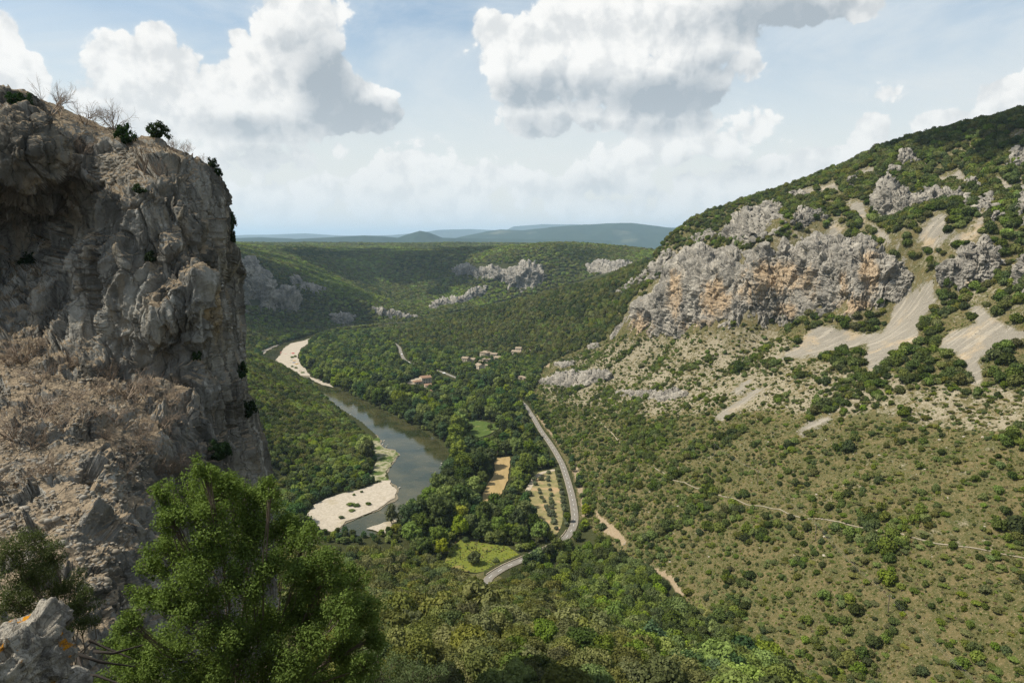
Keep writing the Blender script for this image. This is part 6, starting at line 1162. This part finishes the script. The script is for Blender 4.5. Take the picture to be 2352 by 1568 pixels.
for i, (px, py) in enumerate(POLES):
    p = ground_at(px, py); root = empty('utility_pole', p); tag(root, ['wooden utility pole highest on the slope, farthest away', 'wooden utility pole above the thin stone path', 'wooden utility pole below the thin stone path', 'tallest looking wooden utility pole at the lower right'][i], 'pole', 'wooden utility poles on the slope')
    h_ = 7.4; v, f_ = tube([(0, 0, -.5), (0, 0, h_ * .5), (0, 0, h_)], [.16, .14, .11], 8); add('shaft', mesh_np('shaft', v, [f_]), M['pole'], root); boxes('crossarm', [(-.75, .75, -.06, .06, h_ - .55, h_ - .43)], M['pole'], root)
    for sx_ in (-.68, 0, .68): v, f_ = tube([(sx_, 0, h_ - .44), (sx_, 0, h_ - .2)], [.05, .03], 6); add('insulator', mesh_np('insulator', v, [f_]), M['white'], root)
    tops.append(p + (0, 0, h_ - .2))
last = tops[-1] + (tops[-1] - tops[-2]) * 1.15; last[2] = float(H(last[0], last[1])) + 7.2
p = last - (0, 0, 7.2); root = empty('utility_pole', p); tag(root, 'wooden utility pole beyond the bottom right edge of the slope', 'pole', 'wooden utility poles on the slope'); v, f_ = tube([(0, 0, -.5), (0, 0, 7.4)], [.16, .11], 8); add('shaft', mesh_np('shaft', v, [f_]), M['pole'], root); boxes('crossarm', [(-.75, .75, -.06, .06, 6.85, 6.97)], M['pole'], root); tops.append(last)
T = []
for a, b in zip(tops[:-1], tops[1:]):
    for sx_ in (-.68, 0, .68):
        pts = [a + (b - a) * t + np.array([sx_, 0, -1.6 * 4 * t * (1 - t)]) for t in np.linspace(0, 1, 11)]; T.append(tube(pts, [.012] * 11, 4))
tv, tf = join_tubes(T); tag(add('power_cable', mesh_np('power_cable', tv, [tf]), simple('grey_cable', (.25, .25, .25), .5)), 'thin power cables strung from pole to pole down the slope', 'cable')
def wall_along(name, line, w_, h_, mat, label, z):
    a = offset(line, w_ / 2); b = offset(line, -w_ / 2); n = len(line); jit_ = fbm(np.c_[line * .8, np.zeros(n)], 2) * .12
    V = np.concatenate([np.c_[a, np.full(n, z)], np.c_[a, z + h_ + jit_], np.c_[b, z + h_ + jit_], np.c_[b, np.full(n, z)]]); i = np.arange(n - 1)
    q_ = np.concatenate([np.stack([i + k_ * n, i + 1 + k_ * n, i + 1 + (k_ + 1) * n, i + (k_ + 1) * n], -1) for k_ in range(3)]); return tag(add(name, mesh_np(name, V, [q_]), mat), label, 'wall')
rd = ROADF; pxr_, pyr_ = project(rd[:, 0], rd[:, 1], np.full(len(rd), -168.2))
seg = rd[(pxr_ > 1125) & (pyr_ > 1215)]
if len(seg) > 6: wall_along('stone_wall', offset(seg, 3.0), .4, .5, M['track'], 'low dry stone wall along the outer left edge of the lower road bend', -168.6)
ROCKM = [None] * 3
for i in range(3):
    v, t_ = ico(3) if False else ICO[2]; c1, c2, cv = cells(v * 1.3, i); r_ = 1 + .25 * fbm(v * 1.5 + i * 9, 3) + .25 * (cv - .5); ROCKM[i] = mesh_np('rock', v * r_[:, None] * (1, .8, .6), [t_]); ROCKM[i].materials.append(M['boulder'])
def rock(px, py, s_, label, group=None, z=-169.95):
    x, y = on_z(px, py, z); o = bpy.data.objects.new('river_rock', ROCKM[rng.integers(3)]); COL.objects.link(o); o.location = (float(x), float(y), z + s_ * .12); o.scale = (s_, s_, s_); o.rotation_euler = (0, 0, rng.uniform(0, 6)); tag(o, label, 'rock', group)
rock(918, 1120, 1.0, 'pale boulder alone in the shallow water beside the gravel beach')
for i in range(16): rock(1012 + 32 * rng.random(), 1062 + 30 * rng.random(), rng.uniform(.35, .8), 'small grey rock in the shallows under the right river bank', 'rocks in the shallows')
for i in range(26):
    t_ = rng.random(); rock(872 + 36 * t_ + rng.uniform(-14, 12), 1006 + 60 * t_ + rng.uniform(-6, 6), rng.uniform(.35, .9), 'pale rock along the stony left bank of the river', 'rocks along the left bank', -169.9)
for i in range(10):
    t_ = rng.random(); rock(740 + 70 * t_, 905 + 50 * t_ + rng.uniform(-3, 3), rng.uniform(.4, .8), 'pale rock in the river below the wooded left slope', 'rocks below the left slope')
# loose stones on the near cliff top
px_ = rng.uniform(205, 320, 260); py_ = rng.uniform(330, 425, 260); okm = inside(px_, py_, [(210, 375), (245, 340), (280, 335), (318, 360), (322, 400), (290, 420), (230, 424), (205, 400)])
pts = np.array([on_near(a, b) for a, b in zip(px_[okm], py_[okm])])
M['stone_grey'] = mat_two('loose_grey_stone', (.34, .31, .26), (.22, .20, .165), 3, .3, .02)
stuff('rubble', 'loose grey rubble stones in the gully on the near cliff top', 'rubble', pts, rng.uniform(.14, .42, len(pts)), 'stone', ['@stone_grey'])
qx_ = rng.uniform(-20, 340, 5200); qy_ = rng.uniform(835, 1400, 5200); okm = inside(qx_, qy_, SCR[0]) & (fbm(np.c_[qx_ * .01, qy_ * .014, qx_ * 0], 3) > -.12)
fl = NEARP.reshape(-1, 3); gx = np.round((NPX - NPX.min()) / 3).astype(int).ravel(); gy = np.round((NPY - NPY.min()) / 3).astype(int).ravel(); lut = np.full((gx.max() + 2, gy.max() + 2), -1); lut[gx, gy] = np.arange(len(gx))
ii = lut[np.clip(np.round((qx_[okm] - NPX.min()) / 3).astype(int), 0, gx.max()), np.clip(np.round((qy_[okm] - NPY.min()) / 3).astype(int), 0, gy.max())]; ii = ii[ii >= 0]
M['stone_tan'] = mat_two('loose_tan_stone', (.33, .285, .215), (.20, .17, .13), 3, .3, .02)
stuff('scree', 'loose tan scree stones on the ledge slope of the near cliff', 'scree', fl[ii], rng.uniform(.05, .2, len(ii)) * (1 + 1.2 * (rng.random(len(ii)) < .06)), 'stone', ['@stone_tan', '@stone_grey'])
# ------------------------------------------------------------------ distant hills
M['far_forest'] = mat_two('distant_forest_hills', (.020, .042, .034), (.036, .058, .042), .004, .5, 30, (.10, .11, .08), .0016, (.6, .72))
def hills(name, prof, D, W_, seed):
    px = np.linspace(prof[0][0], prof[-1][0], 420); py = np.interp(px, [p[0] for p in prof], [p[1] for p in prof]); ws = np.linspace(-1, 1, 41)
    r, f, z = ratio(px, py); k_ = D / f; X0, Z0 = r * k_, z * k_; base_z = -150.0; V = np.zeros((41, 420, 3))
    for j, w_ in enumerate(ws):
        Y = D + W_ * w_; sc_ = 1 + (W_ * w_ / D if w_ < 0 else 0) * .55; V[j, :, 0] = X0 * sc_; V[j, :, 1] = Y
        n_ = fbm(np.c_[X0 / (W_ * .45), np.full(420, w_ * 1.6), np.full(420, seed)], 4); V[j, :, 2] = base_z + (Z0 - base_z) * np.clip(np.exp(-(w_ * 1.7) ** 2) * (1 + .9 * n_ * abs(w_)), 0, 1) + (ridged(np.c_[X0 / (W_ * .3), np.full(420, w_ * 1.2), np.full(420, seed + 5.)], 3) - .5) * (Z0 - base_z) * .28 * min(1, abs(w_) * 2) * (1 - abs(w_))
    tag(add(name, mesh_np(name, V.reshape(-1, 3), [grid_faces(41, 420)], True), M['far_forest']), kind='structure')
hills('distant_hills', [(300, 552), (480, 551), (540, 547), (600, 545), (680, 549), (760, 545), (840, 541), (880, 543), (915, 546), (940, 537), (965, 530), (985, 534), (1015, 546), (1050, 547), (1200, 549), (1400, 552)], 8200, 1500, 1)
hills('distant_hills', [(940, 553), (1040, 548), (1120, 531), (1150, 527), (1200, 529), (1260, 523), (1330, 517), (1400, 513), (1450, 512), (1500, 518), (1540, 524), (1600, 523), (1660, 524), (1740, 520), (1900, 525)], 10500, 2600, 2)
hills('distant_hills', [(200, 545), (480, 543), (560, 540), (620, 539), (700, 536), (780, 541), (850, 541), (900, 540), (960, 535), (1010, 528), (1080, 526), (1160, 530), (1180, 520), (1250, 515), (1330, 516), (1450, 520), (1650, 525), (1800, 530)], 21000, 3000, 3)
# ------------------------------------------------------------------ clouds overhead, above the picture, that shade the plateau and the mountain top
M['cloud'] = simple('white_cloud', (.85, .85, .86), 1.0, .02, .01)
def cloud(c, rx, ry_, rz_, seed):
    rg = np.random.default_rng(seed); v, t_ = ICO[2]; Vs, Fs, n = [], [], 0
    for i in range(60):
        a = rg.uniform(0, 6.28); q_ = math.sqrt(rg.uniform(0, 1)); r_ = rg.uniform(.14, .34) * (1.15 - q_ * .6); p = np.array([math.cos(a) * q_ * rx, math.sin(a) * q_ * ry_, rg.uniform(-.2, .6) * rz_ * (1 - q_)])
        s_ = r_ * (rx + ry_) / 2; vv = v * s_ * (1, 1, .55) * (1 + .25 * fbm(v * 2 + i, 3))[:, None] + p; Vs.append(vv); Fs.append(t_ + n); n += len(vv)
    o = add('cloud', mesh_np('cloud', np.concatenate(Vs), [np.concatenate(Fs)], True), M['cloud']); o.location = c; tag(o, kind='structure')
def shade(target, height_, rx, ry_, seed):
    t_ = (height_ - target[2]) / SUN[2]; cloud((target[0] + SUN[0] * t_, target[1] + SUN[1] * t_, height_), rx, ry_, 90, seed)
shade((-330, 2250, -90), 1500, 300, 480, 1); shade((-560, 1400, -80), 1300, 190, 330, 5); shade((470, 600, 75), 1000, 105, 190, 3); shade((300, 480, -10), 1000, 1, 1, 4) if False else None
# ------------------------------------------------------------------ haze
m, k = new_mat('pale_haze'); v_ = k('ShaderNodeVolumePrincipled'); v_.inputs['Color'].default_value = (.60, .80, 1.0, 1); v_.inputs['Density'].default_value = 4.6e-5; v_.inputs['Anisotropy'].default_value = .2
oo = k('ShaderNodeOutputMaterial'); k.link(v_.outputs[0], oo.inputs['Volume'])
zb = float(min(GZ.min(), -180) - 1); V, Fb = box_geo(-62000, 62000, -62000, 62000, zb, 640)
hz = tag(add('haze', mesh_np('haze', V, [Fb]), m), kind='stuff')
print('things', round(time.time() - T0, 1))
# ------------------------------------------------------------------ light, sky, haze, camera
w = bpy.data.worlds.new('World'); SC.world = w; w.use_nodes = True
k = NT(w.node_tree); w.node_tree.nodes.clear()
SUN_EL = math.asin(SUN[2]); SUN_ROT = math.atan2(SUN[0], SUN[1])
sky = k('ShaderNodeTexSky', _sky_type='NISHITA', _sun_disc=False, _sun_elevation=SUN_EL, _sun_rotation=SUN_ROT, _altitude=300.0, _air_density=1.0, _dust_density=1.4, _ozone_density=1.0)
bg = k('ShaderNodeBackground', Strength=0.1); k.link(sky.outputs[0], bg.inputs[0])
gen = k('ShaderNodeTexCoord').outputs['Generated']; sp = k('ShaderNodeSeparateXYZ', gen)
az = k.m('ARCTAN2', sp.outputs[0], sp.outputs[1]); el = k.m('ARCSINE', sp.outputs[2])
AE = k('ShaderNodeCombineXYZ', az, el, 0.0).outputs[0]
def ae(px, py):
    r, f, z = ratio(px, py); return float(np.arctan2(r, f)), float(np.arctan2(z, np.hypot(r, f)))
CLOUDS = [(10, 95, 45, 65, 1), (45, 175, 62, 62, 1), (0, 215, 90, 70, 1), (255, 135, 62, 58, 1), (310, 165, 100, 70, 1), (365, 112, 50, 55, 1), (385, 180, 115, 85, 1), (330, 240, 150, 60, 1), (470, 215, 95, 72, 1), (560, 185, 85, 80, 1), (640, 120, 62, 95, 1), (690, 40, 105, 90, 1), (722, 115, 82, 95, 1), (670, 205, 115, 85, 1), (800, 235, 85, 62, 1), (868, 255, 58, 48, 1), (560, 262, 200, 55, 1), (720, 275, 165, 38, 1), (548, 90, 30, 28, .8), (430, 290, 170, 45, .8), (640, 335, 170, 62, .55), (500, 350, 150, 45, .5),
          (1140, 85, 62, 58, 1), (1200, 125, 115, 75, 1), (1330, 60, 115, 85, 1), (1450, 55, 175, 110, 1), (1610, 100, 125, 95, 1), (1400, 185, 225, 72, 1), (1560, 195, 175, 62, 1), (1225, 195, 105, 62, 1), (1260, 262, 125, 55, .9), (1420, 275, 170, 42, .8), (1690, 160, 60, 60, .8), (1680, 5, 210, 48, 1), (1870, 18, 150, 42, 1), (1970, 22, 100, 34, .8),
          (1560, 292, 110, 50, .8), (1480, 345, 125, 50, .7), (1650, 330, 110, 45, .6), (1720, 290, 60, 45, .5), (970, 395, 125, 62, .75), (1110, 415, 130, 52, .7), (880, 430, 160, 45, .65), (1250, 435, 165, 42, .65), (1400, 405, 100, 50, .75), (700, 445, 150, 42, .6), (1000, 330, 100, 26, .5), (1050, 475, 320, 36, .55), (1370, 480, 260, 30, .55), (1620, 440, 170, 50, .65), (1770, 400, 120, 42, .7), (590, 475, 150, 36, .55),
          (2000, 312, 55, 50, .95), (1910, 375, 110, 42, .8), (2180, 282, 125, 34, .95), (2320, 232, 95, 52, 1), (2040, 218, 50, 22, .2), (1830, 440, 90, 30, .5), (2450, 200, 120, 60, 1), (-160, 150, 120, 110, 1), (2650, 120, 150, 80, .8), (-400, 60, 160, 90, .8), (900, -160, 200, 60, .8), (300, -220, 220, 70, .9), (1900, -170, 260, 70, .9)]
SHADE = [(760, 200, 70, 110, .8), (830, 275, 130, 45, .95), (700, 300, 120, 28, .6), (560, 295, 170, 26, .6), (640, 370, 110, 30, .55), (1500, 225, 220, 48, 1.0), (1250, 210, 110, 45, .75), (1650, 175, 90, 60, .6), (1290, 290, 140, 34, .6), (1470, 290, 130, 24, .5), (1790, 40, 210, 60, .95), (1920, 50, 90, 34, .6), (1640, 60, 120, 40, .5), (330, 285, 130, 26, .3), (1400, 440, 140, 30, .3), (1620, 395, 120, 30, .35), (700, 120, 60, 60, .25)]
def ellipses(vec, lst):
    res = None
    for px_, py_, rx, ry, wt in lst:
        a, e = ae(px_, py_); a2, _ = ae(px_ + rx, py_); _, e2 = ae(px_, py_ - ry)
        d = k.v('MULTIPLY', k.v('SUBTRACT', vec, (a, e, 0)), (1 / abs(a2 - a), 1 / abs(e2 - e), 0))
        val = k.m('MULTIPLY_ADD', k.v('DOT_PRODUCT', d, d), -0.62 * wt, wt)
        res = val if res is None else k('ShaderNodeMath', res, val, .12, _operation='SMOOTH_MAX').outputs[0]
    return res
def fluff(vec, det=4.0):
    wv_ = k.v('ADD', vec, k.v('SCALE', k.v('SUBTRACT', k.noise(vec, 14, 3, .55, out=1), (.5, .5, .5)), None, .045))
    v1 = k('ShaderNodeTexVoronoi', Vector=wv_, Scale=26.0, _feature='SMOOTH_F1'); v1.inputs['Smoothness'].default_value = .35
    v2 = k('ShaderNodeTexVoronoi', Vector=wv_, Scale=66.0, _feature='F1')
    v3 = k('ShaderNodeTexVoronoi', Vector=wv_, Scale=170.0, _feature='F1'); n = k.noise(vec, 9.0, 10, .62)
    a = k.m('MULTIPLY_ADD', v1.outputs['Distance'], -.75, .40); b = k.m('MULTIPLY_ADD', v2.outputs['Distance'], -.34, .17)
    return k.m('ADD', k.m('ADD', a, k.m('MULTIPLY_ADD', v3.outputs['Distance'], -.10, b)), k.m('MULTIPLY_ADD', n, 1.5, -.75))
def density(vec):
    return k.m('ADD', ellipses(vec, CLOUDS), k.m('MULTIPLY_ADD', fluff(vec), 1.0, -.21))
d0 = density(AE)
d1 = k.m('ADD', d0, 0.0)
tow = k.v('ADD', AE, (-.014, .016, 0)); f0 = fluff(AE); f1 = fluff(tow)
alpha = k.m('ADD', k.m('MULTIPLY', k.ss(d0, -.03, .16), .86), k.m('MULTIPLY', k.ss(d0, -.35, .25), .14))
lit = k.m('ADD', k.m('MULTIPLY', k.m('SUBTRACT', f0, f1), .55), .5)                      # billows turned to the sun are brighter
thick = k.ss(d0, .05, .9)
shade = k.m('MULTIPLY', k.m('ADD', ellipses(AE, SHADE), k.m('MULTIPLY_ADD', k.noise(AE, 9, 8, .62), 2.0, -1.1)), 1.0)
shade = k.ss(shade, -.4, 1.1)
g = k.m('ADD', k.m('MULTIPLY', shade, 1.0), k.m('MULTIPLY', k.ss(lit, .64, .28), .42), clamp=True)
WHITE = (7.5, 7.42, 7.2); GREY = (3.2, 3.6, 3.95)
cloud = k.mix(g, WHITE, GREY)
low = k.ss(el, .22, .0)
cloud = k.mix(k.m('MULTIPLY', low, .5), cloud, (6.5, 6.6, 6.45))
n_v = k.noise(k.scalev(AE, (1, 2.6, 1)), 3.2, 6, .62, .6)
base = k.mix(1.0, sky.outputs[0], (1.3, 1.26, 1.12), 'MULTIPLY')
veil = k.m('ADD', k.m('MULTIPLY', k.ss(n_v, .36, .66), .6), k.m('MULTIPLY', k.ss(az, -.15, .25), .2), clamp=True)
base = k.mix(veil, base, (5.4, 5.95, 6.3))
base = k.mix(k.m('MULTIPLY', k.ss(el, .34, .0), .9), base, (6.7, 6.55, 6.15))
colr = k.mix(k.m('MULTIPLY', alpha, k.m('MULTIPLY_ADD', low, -.2, 1.0)), base, cloud)
colr = k.mix(k.ss(el, -.01, -.08), colr, (2.2, 2.1, 1.8))
k.link(colr, bg.inputs[0]); bg.inputs[1].default_value = .095
w.cycles.sampling_method = 'MANUAL'; w.cycles.sample_map_resolution = 512
wo = k('ShaderNodeOutputWorld'); k.link(bg.outputs[0], wo.inputs[0])
sun = bpy.data.lights.new('sun', 'SUN'); sun.energy = 4.8; sun.angle = math.radians(0.53); sun.color = (1.0, .94, .83)
so = bpy.data.objects.new('sun', sun); COL.objects.link(so); so.rotation_euler = Vector(SUN).to_track_quat('Z', 'Y').to_euler()
cam = bpy.data.cameras.new('camera'); cam.sensor_width = 36.0; cam.lens = 24.0; cam.clip_start = 0.1; cam.clip_end = 200000
co = bpy.data.objects.new('camera', cam); COL.objects.link(co); co.rotation_euler = (math.pi / 2 - PITCH, 0, 0)
SC.camera = co
SC.view_settings.view_transform = 'Standard'; SC.view_settings.look = 'None'; SC.view_settings.exposure = 0.5; SC.view_settings.gamma = 1.0
SC.cycles.max_bounces = 6; SC.cycles.diffuse_bounces = 3; SC.cycles.glossy_bounces = 3; SC.cycles.transmission_bounces = 3; SC.cycles.volume_bounces = 1
SC.cycles.use_denoising = True; SC.cycles.denoising_prefilter = 'NONE'; SC.cycles.denoising_input_passes = 'RGB_ALBEDO_NORMAL'
try: SC.cycles.denoiser = 'OPENIMAGEDENOISE'
except Exception: pass
print('script', round(time.time() - T0, 1))
